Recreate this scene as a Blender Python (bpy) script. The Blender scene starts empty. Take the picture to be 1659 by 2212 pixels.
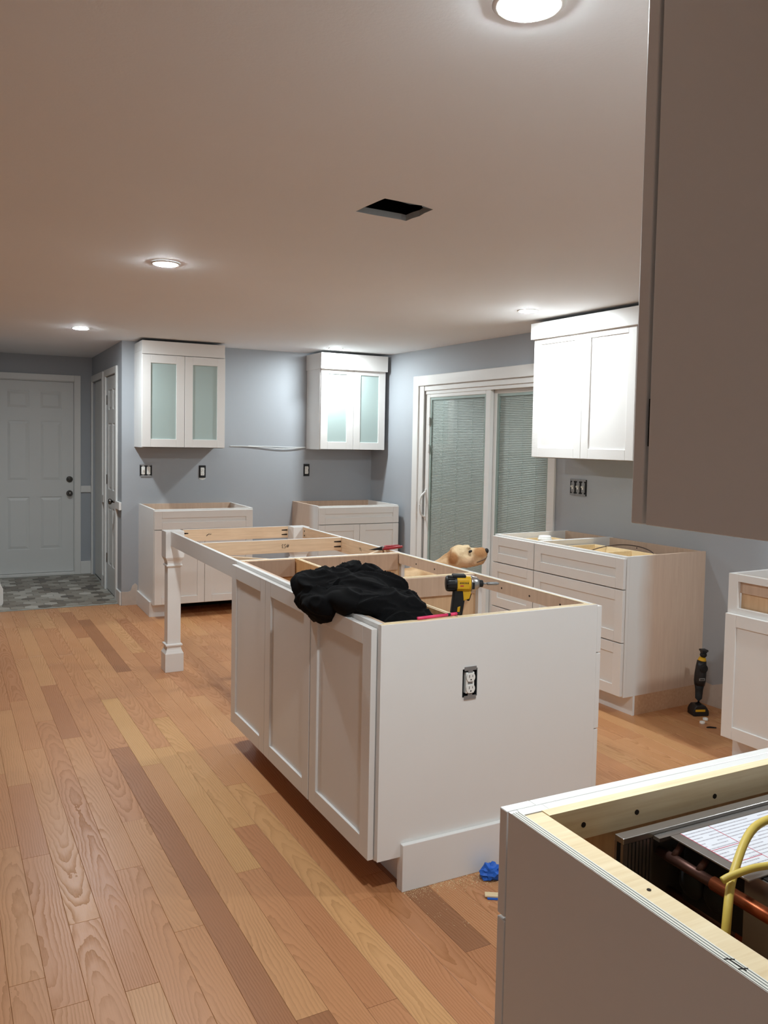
import bpy, bmesh, math, random
from mathutils import Vector, Matrix, noise
random.seed(7)
sc = bpy.context.scene
COL = sc.collection
PI = math.pi

# ------------------------------------------------------------------ camera
cam_d = bpy.data.cameras.new('camera'); cam = bpy.data.objects.new('camera', cam_d); COL.objects.link(cam)
cam_d.sensor_fit = 'HORIZONTAL'; cam_d.sensor_width = 36.0
cam_d.lens = 1785.13 / 1659 * 36.0
cam_d.shift_x = (829.5 - 826.25) / 1659; cam_d.shift_y = (1046.04 - 1106) / 1659
cam_d.clip_start = 0.02; cam_d.clip_end = 60
FW = Vector((0.45128461, 0.89081561, -0.05281811)); RT = Vector((0.89235115, -0.45095542, 0.01867177)); UP = Vector((0.0071855, 0.05555859, 0.99842957))
m = Matrix.Identity(4)
for i in range(3):
    m[i][0] = RT[i]; m[i][1] = UP[i]; m[i][2] = -FW[i]
m.translation = Vector((0, 0, 1.475))
cam.matrix_world = m
sc.camera = cam
# ------------------------------------------------------------------ world, exposure
w = bpy.data.worlds.new('night'); sc.world = w; w.use_nodes = True
w.node_tree.nodes['Background'].inputs[0].default_value = (0.02, 0.025, 0.04, 1)
w.node_tree.nodes['Background'].inputs[1].default_value = 0.1
sc.view_settings.view_transform = 'Standard'; sc.view_settings.look = 'None'
sc.view_settings.gamma = 1.0; sc.view_settings.use_curve_mapping = False
sc.view_settings.exposure = 0.22
LAMP = 640.0                      # emission strength of the ceiling lamp lenses
LAMP_COL = (0.855, 0.955, 1.0)

# ------------------------------------------------------------------ dimensions
H = 2.287; XR = 3.743; YB = 7.361; XL = 1.208; YE = 9.20
XW = -3.2; YN = -2.6             # far sides of the open room behind and left of the camera
UB = 1.381; BT = 0.886
PHI = 0.047                      # the right wall is not quite square to the back wall
RWA = -PI/2 + PHI
def RW(s_, d_, z_=0.0):          # point s_ along the right wall, d_ out from it into the room
    return (XR - math.sin(PHI)*s_ - math.cos(PHI)*d_, 4.3 + math.cos(PHI)*s_ - math.sin(PHI)*d_, z_)
XM = XR + 0.45

# ------------------------------------------------------------------ material helpers
def lin(c):
    return tuple(((v/255)/12.92 if v/255 <= 0.04045 else ((v/255+0.055)/1.055)**2.4) for v in c)
class NT:
    def __init__(s, name):
        s.m = bpy.data.materials.new(name); s.m.use_nodes = True; s.t = s.m.node_tree
        s.b = s.t.nodes['Principled BSDF']; s.out = s.t.nodes['Material Output']
    def n(s, typ, **kw):
        nd = s.t.nodes.new('ShaderNode' + typ)
        for k, v in kw.items():
            if k in nd.inputs: nd.inputs[k].default_value = v
            else: setattr(nd, k, v)
        return nd
    def l(s, a, b): s.t.links.new(a, b)
    def math(s, op, a, b=None, clamp=False):
        nd = s.t.nodes.new('ShaderNodeMath'); nd.operation = op; nd.use_clamp = clamp
        for i, v in enumerate((a, b)):
            if v is None: continue
            if isinstance(v, (int, float)): nd.inputs[i].default_value = v
            else: s.l(v, nd.inputs[i])
        return nd.outputs[0]
    def mix(s, f, a, b):
        nd = s.t.nodes.new('ShaderNodeMix'); nd.data_type = 'RGBA'
        for i, v in ((0, f), (6, a), (7, b)):
            if isinstance(v, (int, float)): nd.inputs[i].default_value = v
            elif isinstance(v, tuple): nd.inputs[i].default_value = (*v, 1) if len(v) == 3 else v
            else: s.l(v, nd.inputs[i])
        return nd.outputs[2]
    def coord(s, kind='Object', scale=(1, 1, 1)):
        tc = s.n('TexCoord'); mp = s.n('Mapping'); mp.inputs['Scale'].default_value = scale
        s.l(tc.outputs[kind], mp.inputs[0]); return mp.outputs[0]
    def noise(s, vec, scale, detail=3, rough=0.5):
        nd = s.n('TexNoise'); nd.inputs['Scale'].default_value = scale; nd.inputs['Detail'].default_value = detail
        nd.inputs['Roughness'].default_value = rough
        if vec is not None: s.l(vec, nd.inputs['Vector'])
        return nd.outputs[0]
    def ramp(s, f, stops):
        nd = s.n('ValToRGB'); e = nd.color_ramp.elements
        while len(e) < len(stops): e.new(0.5)
        for el, (p, c) in zip(e, stops): el.position = p; el.color = (*c, 1) if len(c) == 3 else c
        s.l(f, nd.inputs[0]); return nd.outputs[0]
    def bump(s, h, strength=0.1, dist=0.01):
        nd = s.n('Bump'); nd.inputs['Strength'].default_value = strength; nd.inputs['Distance'].default_value = dist
        s.l(h, nd.inputs['Height']); s.l(nd.outputs[0], s.b.inputs['Normal'])

def plain(name, rgb, rough=0.5, metal=0.0, var=0.04, nscale=6.0, bump=0.0, bscale=300, spec=0.5):
    t = NT(name); c = lin(rgb)
    v = t.noise(t.coord(), nscale, 4)
    t.l(t.mix(v, tuple(x*(1-var) for x in c), tuple(min(1, x*(1+var)) for x in c)), t.b.inputs['Base Color'])
    t.b.inputs['Roughness'].default_value = rough; t.b.inputs['Metallic'].default_value = metal
    t.b.inputs['Specular IOR Level'].default_value = spec
    if bump: t.bump(t.noise(t.coord(), bscale, 2), bump, 0.002)
    return t.m

def woodmat(name, c0, c1, scale=(60, 60, 4), rough=0.55, strength=1.0):
    t = NT(name)
    v = t.noise(t.coord(scale=scale), 1.0, 5, 0.6)
    v2 = t.noise(t.coord(), 3.0, 3)
    f = t.math('ADD', t.math('MULTIPLY', v, 0.7), t.math('MULTIPLY', v2, 0.4))
    t.l(t.ramp(f, [(0.35, lin(c0)), (0.7, lin(c1))]), t.b.inputs['Base Color'])
    t.b.inputs['Roughness'].default_value = rough
    return t.m

M = {}
M['white'] = plain('white_cabinet_paint', (232, 229, 225), 0.34, var=0.015)
M['trim'] = plain('white_trim_paint', (228, 226, 222), 0.4, var=0.02)
M['doorw'] = plain('white_door_paint', (222, 222, 219), 0.45, var=0.02)
M['wall'] = plain('blue_grey_wall_paint', (168, 172, 177), 0.6, var=0.03, nscale=2.5, bump=0.12, bscale=160)
M['ceil'] = plain('ceiling_paint', (236, 237, 239), 0.75, var=0.025, nscale=1.7, bump=0.15, bscale=120)
M['drywall'] = plain('raw_drywall', (205, 192, 180), 0.85, var=0.1, nscale=25)
M['drygrey'] = plain('cut_drywall_edge', (176, 180, 180), 0.9, var=0.12, nscale=40)
M['black'] = plain('black_plastic', (22, 22, 24), 0.42, var=0.1)
M['rubber'] = plain('black_rubber', (14, 14, 15), 0.7, var=0.1)
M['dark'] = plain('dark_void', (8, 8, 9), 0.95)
M['yellow'] = plain('yellow_tool_plastic', (222, 170, 28), 0.42, var=0.05)
M['steel'] = plain('brushed_steel', (176, 172, 168), 0.32, 0.9, var=0.08, nscale=30)
M['chrome'] = plain('dark_nickel', (120, 116, 112), 0.22, 1.0)
M['galv'] = plain('galvanised_steel', (150, 150, 150), 0.45, 0.6, var=0.12, nscale=60)
M['device'] = plain('white_device_plastic', (236, 234, 228), 0.35, var=0.02)
M['copper'] = plain('copper_tube', (205, 112, 72), 0.3, 0.9, var=0.15, nscale=20)
M['copperold'] = plain('tarnished_copper_tube', (86, 58, 50), 0.45, 0.7, var=0.3, nscale=20)
M['cable'] = plain('yellow_cable_jacket', (214, 186, 84), 0.5, var=0.06)
M['whitecable'] = plain('white_cable_jacket', (225, 225, 222), 0.5)
M['browncable'] = plain('brown_cable_jacket', (70, 48, 36), 0.5)
M['red'] = plain('red_grip', (158, 24, 34), 0.4, var=0.08)
M['pink'] = plain('pink_marker_barrel', (236, 62, 110), 0.35, var=0.05)
M['tape'] = plain('blue_painters_tape', (28, 98, 200), 0.55, var=0.12, nscale=60)
M['paper'] = plain('white_label_paper', (232, 232, 236), 0.5, var=0.02)
M['redink'] = plain('red_print', (190, 40, 70), 0.6)
M['ink'] = plain('dark_pencil', (52, 42, 38), 0.8)
M['hole'] = plain('drilled_hole', (34, 22, 16), 0.9)
M['slat'] = plain('pale_blind_slat', (176, 178, 172), 0.5, var=0.03)
M['shelfdark'] = plain('dark_green_shelf_edge', (36, 62, 58), 0.3, var=0.03)
M['pale'] = plain('pale_gasket', (150, 165, 158), 0.5, var=0.03)
M['ply'] = woodmat('maple_plywood', (206, 166, 126), (228, 192, 152))
M['plyv'] = woodmat('maple_veneer', (196, 166, 142), (214, 186, 162), (50, 50, 3))
M['poplar'] = woodmat('raw_maple_rail', (214, 180, 144), (234, 204, 170), (40, 4, 60))
M['rail'] = woodmat('raw_rail_lumber', (212, 178, 142), (236, 206, 172), (6, 6, 90))
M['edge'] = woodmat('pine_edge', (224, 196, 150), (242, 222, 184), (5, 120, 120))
M['inner'] = woodmat('amber_cabinet_interior', (196, 140, 88), (216, 164, 110))
M['toe'] = woodmat('raw_toe_board', (190, 146, 112), (210, 170, 136), (4, 60, 60))

def plyedge():
    t = NT('plywood_edge_layers')
    tc = t.n('TexCoord'); sx = t.n('SeparateXYZ'); t.l(tc.outputs['Object'], sx.inputs[0])
    f = t.math('FRACT', t.math('MULTIPLY', sx.outputs[0], 1/0.0046))
    k = t.math('GREATER_THAN', f, 0.62)
    nz = t.noise(t.coord(scale=(3, 40, 3)), 6, 3)
    c = t.mix(nz, lin((226, 220, 206)), lin((240, 236, 226)))
    t.l(t.mix(k, c, lin((100, 104, 94))), t.b.inputs['Base Color'])
    t.b.inputs['Roughness'].default_value = 0.6
    return t.m
M['plyedge'] = plyedge()

def rawend():            # white overspray fading to bare veneer across an end panel (local y = distance from the face)
    t = NT('half_painted_veneer')
    tc = t.n('TexCoord'); sx = t.n('SeparateXYZ'); t.l(tc.outputs['Object'], sx.inputs[0])
    nz = t.noise(t.coord(), 5, 4)
    grain = t.noise(t.coord(scale=(60, 60, 5)), 1.0, 5, 0.6)
    wood = t.mix(grain, lin((198, 168, 146)), lin((220, 194, 172)))
    d = t.math('ADD', sx.outputs[1], t.math('MULTIPLY', t.math('SUBTRACT', nz, 0.5), 0.06))
    f = t.math('MULTIPLY', t.math('SUBTRACT', d, 0.09), 8.0, True)
    t.l(t.mix(f, lin((231, 228, 224)), wood), t.b.inputs['Base Color'])
    t.b.inputs['Roughness'].default_value = 0.5
    return t.m
M['rawend'] = rawend()

def oak():
    t = NT('red_oak_floor')
    at = t.n('Attribute', attribute_name='pc'); sx = t.n('SeparateXYZ'); t.l(at.outputs['Vector'], sx.inputs[0])
    tn = t.n('Attribute', attribute_name='tone')
    X, Y, R = sx.outputs
    # distance from a wandering pith line -> cathedral arches
    cx = t.n('CombineXYZ'); t.l(t.math('MULTIPLY', Y, 1.1), cx.inputs[0]); t.l(R, cx.inputs[1])
    wob = t.noise(cx.outputs[0], 1.0, 2, 0.4)
    c2 = t.n('CombineXYZ'); t.l(t.math('MULTIPLY', Y, 5.0), c2.inputs[0]); t.l(t.math('MULTIPLY', X, 14.0), c2.inputs[1]); t.l(R, c2.inputs[2])
    dist = t.noise(c2.outputs[0], 1.0, 4, 0.55)
    yl = t.math('SUBTRACT', Y, t.math('MULTIPLY', R, 37.0/11.0))
    sg = t.math('SUBTRACT', t.math('MULTIPLY', t.math('GREATER_THAN', t.math('FRACT', t.math('MULTIPLY', R, 3.7)), 0.5), 2.0), 1.0)
    dpt = t.math('ADD', t.math('ADD', t.math('MULTIPLY', t.math('MULTIPLY', yl, sg), 0.16), 0.17), t.math('MULTIPLY', t.math('SUBTRACT', wob, 0.5), 0.22))
    xx = t.math('ADD', X, t.math('MULTIPLY', t.math('SUBTRACT', t.math('FRACT', t.math('MULTIPLY', R, 7.31)), 0.5), 0.17))
    xx = t.math('MULTIPLY', xx, 3.2)
    rr = t.math('SQRT', t.math('ADD', t.math('MULTIPLY', xx, xx), t.math('MULTIPLY', dpt, dpt)))
    ph = t.math('ADD', t.math('MULTIPLY', rr, 42.0), t.math('MULTIPLY', dist, 3.0))
    saw = t.math('FRACT', ph)
    ring = t.math('POWER', saw, 2.2)
    c3 = t.n('CombineXYZ'); t.l(t.math('MULTIPLY', X, 620.0), c3.inputs[0]); t.l(t.math('MULTIPLY', Y, 9.0), c3.inputs[1]); t.l(R, c3.inputs[2])
    fine = t.noise(c3.outputs[0], 1.0, 2, 0.6)
    pores = t.math('MULTIPLY', t.math('SUBTRACT', fine, 0.52), 1.2)
    base = t.ramp(tn.outputs['Fac'], [(0.0, lin((156, 104, 68))), (0.25, lin((188, 128, 86))), (0.5, lin((200, 142, 97))), (0.72, lin((206, 152, 104))), (1.0, lin((212, 162, 106)))])
    msk = t.noise(cx.outputs[0], 2.3, 2)
    dark = t.math('ADD', t.math('MULTIPLY', ring, t.math('MULTIPLY', msk, 1.15)), t.math('MULTIPLY', pores, 0.55), True)
    hsv = t.n('HueSaturation'); t.l(base, hsv.inputs['Color']); hsv.inputs['Saturation'].default_value = 1.12; hsv.inputs['Value'].default_value = 0.62
    t.l(t.mix(dark, base, hsv.outputs[0]), t.b.inputs['Base Color'])
    rg = t.math('ADD', 0.34, t.math('MULTIPLY', dark, 0.25))
    t.l(rg, t.b.inputs['Roughness'])
    t.bump(t.math('MULTIPLY', dark, -1.0), 0.12, 0.001)
    return t.m
M['oak'] = oak()
M['seam'] = plain('subfloor_seam_wood', (120, 80, 54), 0.8)  # brown of the slab showing in the plank seams

def tilemat():
    t = NT('grey_brown_hex_tile')
    oi = t.n('ObjectInfo')
    nz = t.noise(t.coord(), 14, 4)
    c = t.ramp(oi.outputs['Random'], [(0.0, lin((78, 68, 58))), (0.3, lin((128, 116, 102))), (0.7, lin((156, 148, 136))), (1.0, lin((206, 200, 190)))])
    t.l(t.mix(t.math('MULTIPLY', nz, 0.25), c, lin((150, 148, 140))), t.b.inputs['Base Color'])
    t.b.inputs['Roughness'].default_value = 0.4
    return t.m
M['tile'] = tilemat()
M['grout'] = plain('pale_grout', (160, 158, 150), 0.85, var=0.2, nscale=12)

def frosted():
    t = NT('frosted_green_glass')
    t.t.nodes.remove(t.b)
    d = t.n('BsdfDiffuse'); d.inputs[0].default_value = (*lin((222, 242, 238)), 1)
    r = t.n('BsdfTransparent'); r.inputs[0].default_value = (*lin((232, 247, 243)), 1)
    g = t.n('BsdfGlossy'); g.inputs['Roughness'].default_value = 0.25
    m1 = t.n('MixShader'); m1.inputs[0].default_value = 0.28; tl_ = t.n('BsdfTranslucent'); tl_.inputs[0].default_value = (*lin((222, 240, 236)), 1); m0 = t.n('MixShader'); m0.inputs[0].default_value = 0.2; t.l(d.outputs[0], m0.inputs[1]); t.l(tl_.outputs[0], m0.inputs[2]); t.l(m0.outputs[0], m1.inputs[1]); t.l(r.outputs[0], m1.inputs[2])
    fr = t.n('Fresnel'); fr.inputs[0].default_value = 1.25; m2 = t.n('MixShader'); t.l(fr.outputs[0], m2.inputs[0]); t.l(m1.outputs[0], m2.inputs[1]); t.l(g.outputs[0], m2.inputs[2])
    ge = t.n('NewGeometry'); clr = t.n('BsdfTransparent'); m3 = t.n('MixShader'); t.l(ge.outputs['Backfacing'], m3.inputs[0]); t.l(m2.outputs[0], m3.inputs[1]); t.l(clr.outputs[0], m3.inputs[2])
    t.l(m3.outputs[0], t.out.inputs[0]); return t.m
M['frost'] = frosted()

def clearglass():
    t = NT('clear_pane_glass'); t.t.nodes.remove(t.b)
    tr = t.n('BsdfTransparent'); tr.inputs[0].default_value = (0.965, 0.982, 0.972, 1)
    g = t.n('BsdfGlossy'); g.inputs['Roughness'].default_value = 0.015
    fr = t.n('Fresnel'); fr.inputs[0].default_value = 1.5
    ge = t.n('NewGeometry'); mx = t.n('MixShader'); t.l(t.math('MULTIPLY', fr.outputs[0], t.math('SUBTRACT', 1.0, ge.outputs['Backfacing'])), mx.inputs[0]); t.l(tr.outputs[0], mx.inputs[1]); t.l(g.outputs[0], mx.inputs[2])
    t.l(mx.outputs[0], t.out.inputs[0]); return t.m
M['glass'] = clearglass()

def lens():
    t = NT('lit_lamp_lens'); t.t.nodes.remove(t.b)
    e = t.n('Emission'); e.inputs[0].default_value = (*LAMP_COL, 1); e.inputs[1].default_value = LAMP
    t.l(e.outputs[0], t.out.inputs[0]); return t.m
M['lens'] = lens()

def fabric():
    t = NT('black_fleece'); nz = t.noise(t.coord(), 400, 2)
    t.l(t.mix(nz, lin((8, 8, 9)), lin((15, 15, 17))), t.b.inputs['Base Color'])
    t.b.inputs['Roughness'].default_value = 0.92; t.b.inputs['Specular IOR Level'].default_value = 0.15
    t.b.inputs['Sheen Weight'].default_value = 0.0
    t.bump(nz, 0.3, 0.002); return t.m
M['fleece'] = fabric()

def textpaper():        # printed sheet: rows of small text, local x across, local y down the page
    t = NT('printed_label'); tc = t.n('TexCoord'); sx = t.n('SeparateXYZ'); t.l(tc.outputs['Object'], sx.inputs[0])
    row = t.math('FRACT', t.math('MULTIPLY', sx.outputs[1], 1/0.0085))
    on = t.math('LESS_THAN', row, 0.30)
    c = t.n('CombineXYZ'); t.l(t.math('MULTIPLY', sx.outputs[0], 900.0), c.inputs[0])
    t.l(t.math('FLOOR', t.math('MULTIPLY', sx.outputs[1], 1/0.0085)), c.inputs[1])
    nz = t.noise(c.outputs[0], 1.0, 1); wd = t.math('GREATER_THAN', nz, 0.47)
    c2 = t.n('CombineXYZ'); t.l(t.math('MULTIPLY', sx.outputs[0], 22.0), c2.inputs[0])
    t.l(t.math('FLOOR', t.math('MULTIPLY', sx.outputs[1], 1/0.0085)), c2.inputs[1])
    blk = t.math('GREATER_THAN', t.noise(c2.outputs[0], 1.0, 1), 0.40)
    k = t.math('MULTIPLY', t.math('MULTIPLY', on, wd), blk)
    t.l(t.mix(t.math('MULTIPLY', k, 0.75), lin((226, 226, 232)), lin((120, 108, 120))), t.b.inputs['Base Color'])
    t.b.inputs['Roughness'].default_value = 0.45; return t.m
M['print'] = textpaper()

# ------------------------------------------------------------------ geometry helpers
def box(bm, x0, x1, y0, y1, z0, z1):
    vs = [bm.verts.new(p) for p in ((x0,y0,z0),(x1,y0,z0),(x1,y1,z0),(x0,y1,z0),(x0,y0,z1),(x1,y0,z1),(x1,y1,z1),(x0,y1,z1))]
    for f in ((0,3,2,1),(4,5,6,7),(0,1,5,4),(1,2,6,5),(2,3,7,6),(3,0,4,7)): bm.faces.new([vs[i] for i in f])
def tube(bm, pts, rad, seg=10, caps=True):
    pts = [Vector(p) for p in pts]; n = len(pts); rings = []
    rads = rad if isinstance(rad, (list, tuple)) else [rad]*n
    up = Vector((0, 0, 1))
    for i, p in enumerate(pts):
        t = (pts[min(i+1, n-1)] - pts[max(i-1, 0)]).normalized()
        a = t.cross(up)
        if a.length < 1e-3: a = t.cross(Vector((1, 0, 0)))
        a.normalize(); b = t.cross(a).normalized()
        rings.append([bm.verts.new(p + (a*math.cos(2*PI*k/seg) + b*math.sin(2*PI*k/seg))*rads[i]) for k in range(seg)])
    for i in range(n-1):
        for k in range(seg):
            bm.faces.new((rings[i][k], rings[i][(k+1)%seg], rings[i+1][(k+1)%seg], rings[i+1][k]))
    if caps:
        bm.faces.new(rings[0]); bm.faces.new(rings[-1][::-1])
def spline(pts, n=8):
    P = [Vector(p) for p in pts]; out = []
    for i in range(len(P)-1):
        a, b, c, d = P[max(i-1,0)], P[i], P[i+1], P[min(i+2,len(P)-1)]
        for k in range(n):
            t = k/n; out.append(0.5*((2*b)+(c-a)*t+(2*a-5*b+4*c-d)*t*t+(3*b-a-3*c+d)*t**3))
    out.append(P[-1]); return out
def lathe(bm, prof, seg=24, c=(0,0,0)):
    rings = []
    for r, z in prof:
        rings.append([bm.verts.new((c[0]+r*math.cos(2*PI*k/seg), c[1]+r*math.sin(2*PI*k/seg), c[2]+z)) for k in range(seg)])
    for i in range(len(rings)-1):
        for k in range(seg): bm.faces.new((rings[i][k], rings[i][(k+1)%seg], rings[i+1][(k+1)%seg], rings[i+1][k]))
    bm.faces.new(rings[0][::-1]); bm.faces.new(rings[-1])
def prism(bm, poly, y0, y1):       # poly of (x,z), extruded along y
    a = [bm.verts.new((x, y0, z)) for x, z in poly]; b = [bm.verts.new((x, y1, z)) for x, z in poly]
    n = len(poly); bm.faces.new(a); bm.faces.new(b[::-1])
    for i in range(n): bm.faces.new((a[(i+1)%n], a[i], b[i], b[(i+1)%n]))
def ell(bm, c, r, rot=None, sub=3):
    mt = Matrix.Translation(c)
    if rot: mt = mt @ Matrix.Rotation(rot[0], 4, rot[1])
    mt = mt @ Matrix.Diagonal((*r, 1))
    bmesh.ops.create_icosphere(bm, subdivisions=sub, radius=1.0, matrix=mt)
def ob(name, bm, mat, parent=None, bevel=0.0, smooth=False, seg=2):
    bmesh.ops.recalc_face_normals(bm, faces=bm.faces[:])
    me = bpy.data.meshes.new(name); bm.to_mesh(me); bm.free()
    o = bpy.data.objects.new(name, me); COL.objects.link(o)
    me.materials.append(M[mat] if isinstance(mat, str) else mat)
    if parent: o.parent = parent
    if smooth:
        for p in me.polygons: p.use_smooth = True
    if bevel:
        b = o.modifiers.new('bevel', 'BEVEL'); b.width = bevel; b.segments = seg; b.limit_method = 'ANGLE'; b.angle_limit = 0.6
    return o
def bx(name, x0, x1, y0, y1, z0, z1, mat, parent=None, bevel=0.0):
    bm = bmesh.new(); box(bm, x0, x1, y0, y1, z0, z1); return ob(name, bm, mat, parent, bevel)
def boxes(name, lst, mat, parent=None, bevel=0.0):
    bm = bmesh.new()
    for b in lst: box(bm, *b)
    return ob(name, bm, mat, parent, bevel)
def tb(name, pts, rad, mat, parent=None, seg=10):
    bm = bmesh.new(); tube(bm, pts, rad, seg); return ob(name, bm, mat, parent, smooth=True)
def thing(name, label, cat, loc=(0,0,0), rot=0.0, group=None):
    o = bpy.data.objects.new(name, None); COL.objects.link(o); o.location = loc; o.rotation_euler = (0, 0, rot)
    o.empty_display_size = 0.05
    o['label'] = label; o['category'] = cat
    if group: o['group'] = group
    return o
def tag(o, label, cat, group=None):
    o['label'] = label; o['category'] = cat
    if group: o['group'] = group
    return o
def struct(o, label, cat):
    o['kind'] = 'structure'; o['label'] = label; o['category'] = cat; return o

# ------------------------------------------------------------------ floor
PW, POFF, PROT = 0.0907, -0.0277, 0.025
floor = bx('floor', XW, XM, YN, YB+0.05, -0.06, -0.0035, 'seam')
struct(floor, 'red oak strip floor running through the kitchen', 'floor')
joints = {11: [2.965, 4.325, 5.27, 6.9], 4: [2.57, 4.12], 5: [2.19, 4.508], 3: [3.714], 7: [3.19, 4.9], 6: [2.834, 4.2], 9: [1.893, 3.707, 4.75],
          10: [2.648, 3.9], 15: [1.949, 2.9], 13: [5.034, 3.2], 8: [3.975, 1.3], 14: [2.45, 3.88], 12: [1.4, 3.35, 4.6]}
tones = {(11, 2.0): 0.28, (11, 3.5): 0.9, (11, 6.0): 0.08, (5, 1.5): 0.72, (5, 3.0): 0.4, (7, 2.5): 0.62, (7, 3.8): 0.42, (9, 1.2): 0.05, (9, 2.5): 0.68, (9, 4.2): 1.0,
         (8, 2.5): 0.1, (8, 4.5): 0.45, (15, 2.2): 0.0, (15, 1.2): 0.25, (10, 1.5): 0.45, (10, 3.0): 0.95, (4, 3.0): 0.6, (6, 2.0): 0.5, (12, 2.2): 0.85, (13, 2.4): 0.35, (14, 2.0): 0.3}
CAMM = cam.matrix_world.inverted()
def project(p):
    q = CAMM @ Vector(p)
    if q.z > -0.1: return None
    return (826.25 + 1785.13*q.x/-q.z, 1046.04 - 1785.13*q.y/-q.z, -q.z)
def plank_mesh(bm, layers, W, L, r, tone, x0, y0, ca, sa):
    g = 0.00035; c = 0.0008
    pts = []
    hw, hl = W/2-g, L/2-g
    prof = [(hw, hl, -0.004), (hw, hl, -c*0.5), (hw-c, hl-c, 0.0)]
    rings = []
    for a, b, z in prof:
        ring = []
        for sx, sy in ((-1,-1),(1,-1),(1,1),(-1,1)):
            lx, ly = sx*a, sy*b
            v = bm.verts.new((x0+lx*ca-ly*sa, y0+lx*sa+ly*ca, z)); v[layers[0]] = Vector((lx, ly + r*37.0, r*11.0)); v[layers[1]] = tone
            ring.append(v)
        rings.append(ring)
    for i in range(2):
        for k in range(4): bm.faces.new((rings[i][k], rings[i][(k+1)%4], rings[i+1][(k+1)%4], rings[i+1][k]))
    bm.faces.new(rings[2])
planks = []
ca, sa = math.cos(PROT), math.sin(PROT)
for k in range(int((XW+POFF)/PW)-2, int((XM)/PW)+3):
    js = joints.get(k)
    if js is None:
        js = []; y = YN - random.random()*1.2
        while y < YB: y += random.choice((0.5, 0.75, 0.95, 1.2, 1.5)) * random.uniform(0.85, 1.15); js.append(y)
    else:
        js = sorted(js); y = js[0]
        while y > YN: y -= random.uniform(0.6, 1.4); js.insert(0, y)
        y = js[-1]
        while y < YB: y += random.uniform(0.6, 1.4); js.append(y)
    js = [YN-0.3] + [j for j in js if YN-0.1 < j < YB-0.05] + [99]
    for a, b in zip(js, js[1:]):
        xc = POFF + (k+0.5)*PW
        yend = YB + 0.03 if (xc - 0.025*7.4) > XL else 7.45
        b = min(b, yend)
        if b - a < 0.03: continue
        ym = (a+b)/2; x = xc - PROT*ym
        if x < XW-0.1 or x > XM: continue
        tone = None
        for (kk, yy), tv in tones.items():
            if kk == k and a < yy < b: tone = tv
        r = random.random()
        if tone is None: tone = min(0.95, max(0.2, random.gauss(0.5, 0.15)))
        vis = 0
        for t in (0.02, 0.25, 0.5, 0.75, 0.98):
            q = project((xc - PROT*(a+(b-a)*t), a+(b-a)*t, 0))
            if q and -20 < q[0] < 1680 and 1290 < q[1] < 2260:
                px, py = xc - PROT*(a+(b-a)*t), a+(b-a)*t
                hid = (1.27 < px < 2.05 and 2.4 < py < 3.85) or (px > 3.25 and py > 3.3) or (px > 0.9 and py < 1.0) or (1.4 < px and py > 6.85)
                if not hid: vis = max(vis, (b-a)/q[2]**3)
        planks.append((vis, x, ym, b-a, r, tone))
planks.sort(key=lambda p: -p[0])
rest = bmesh.new(); rl = (rest.verts.layers.float_vector.new('pc'), rest.verts.layers.float.new('tone'))
for i, (vis, x, ym, L, r, tone) in enumerate(planks):
    if vis > 0 and i < 300:
        bm = bmesh.new(); ly = (bm.verts.layers.float_vector.new('pc'), bm.verts.layers.float.new('tone'))
        plank_mesh(bm, ly, PW, L, r, tone, 0, 0, 1, 0)
        o = ob('plank', bm, 'oak', floor); o.location = (x, ym, 0); o.rotation_euler = (0, 0, PROT)
    else:
        plank_mesh(rest, rl, PW, L, r, tone, x, ym, ca, sa)
o = ob('plank_field', rest, 'oak', floor); o['kind'] = 'stuff'

# hall tile floor
hall = bx('floor_hall', 0.1, XL+0.02, 7.452, YE+0.02, -0.06, 0.004, 'grout')
struct(hall, 'grey and brown hexagon tiles on the entry hall floor', 'floor')
hexm = bmesh.new(); R6 = 0.062
vt = [[hexm.verts.new((rr*math.cos(PI/6+k*PI/3), rr*math.sin(PI/6+k*PI/3), z)) for k in range(6)] for rr, z in ((R6-0.001, 0.0), (R6-0.001, 0.007), (R6-0.004, 0.009))]
for i in range(2):
    for k in range(6): hexm.faces.new((vt[i][k], vt[i][(k+1)%6], vt[i+1][(k+1)%6], vt[i+1][k]))
hexm.faces.new(vt[2])
hexme = bpy.data.meshes.new('hex_tile'); hexm.to_mesh(hexme); hexm.free(); hexme.materials.append(M['tile'])
row = 0; y = 7.54
while y < YE-0.05:
    x = 0.17 + (row % 2)*R6*0.866
    while x < XL-0.05:
        o = bpy.data.objects.new('tile', hexme); COL.objects.link(o); o.parent = hall; o.location = (x, y, 0.0005)
        x += R6*1.732+0.002
    y += R6*1.5+0.002; row += 1

# ------------------------------------------------------------------ walls and ceiling
SS0, SS1, SZ = 0.42, 2.105, 1.965          # slider opening
T = 0.14
wb = bx('wall_back', XL, XR+T, YB, YB+T, -0.05, H+0.1, 'wall'); struct(wb, 'blue-grey painted back wall with the glass cabinets', 'wall')
wr = boxes('wall_right', [(0, T, SS1, 3.16, -0.05, H+0.1), (0, T, SS0, SS1, SZ, H+0.1), (0, T, -6.9, SS0, -0.05, H+0.1)], 'wall'); wr.location = (XR, 4.3, 0); wr.rotation_euler = (0, 0, PHI)
struct(wr, 'blue-grey painted right wall around the sliding door', 'wall')
D2 = (8.43, 9.13); D3 = (7.62, 8.20)      # hall doors on the x = XL wall
wh = boxes('wall_hall', [(XL, XL+T, YB+T, D3[0], -0.05, H+0.1), (XL, XL+T, D3[1], D2[0], -0.05, H+0.1), (XL, XL+T, D2[1], YE, -0.05, H+0.1),
                         (XL, XL+T, D3[0], D3[1], 2.03, H+0.1), (XL, XL+T, D2[0], D2[1], 2.03, H+0.1)], 'wall')
struct(wh, 'blue-grey side wall of the entry hall with two white doors', 'wall')
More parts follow.
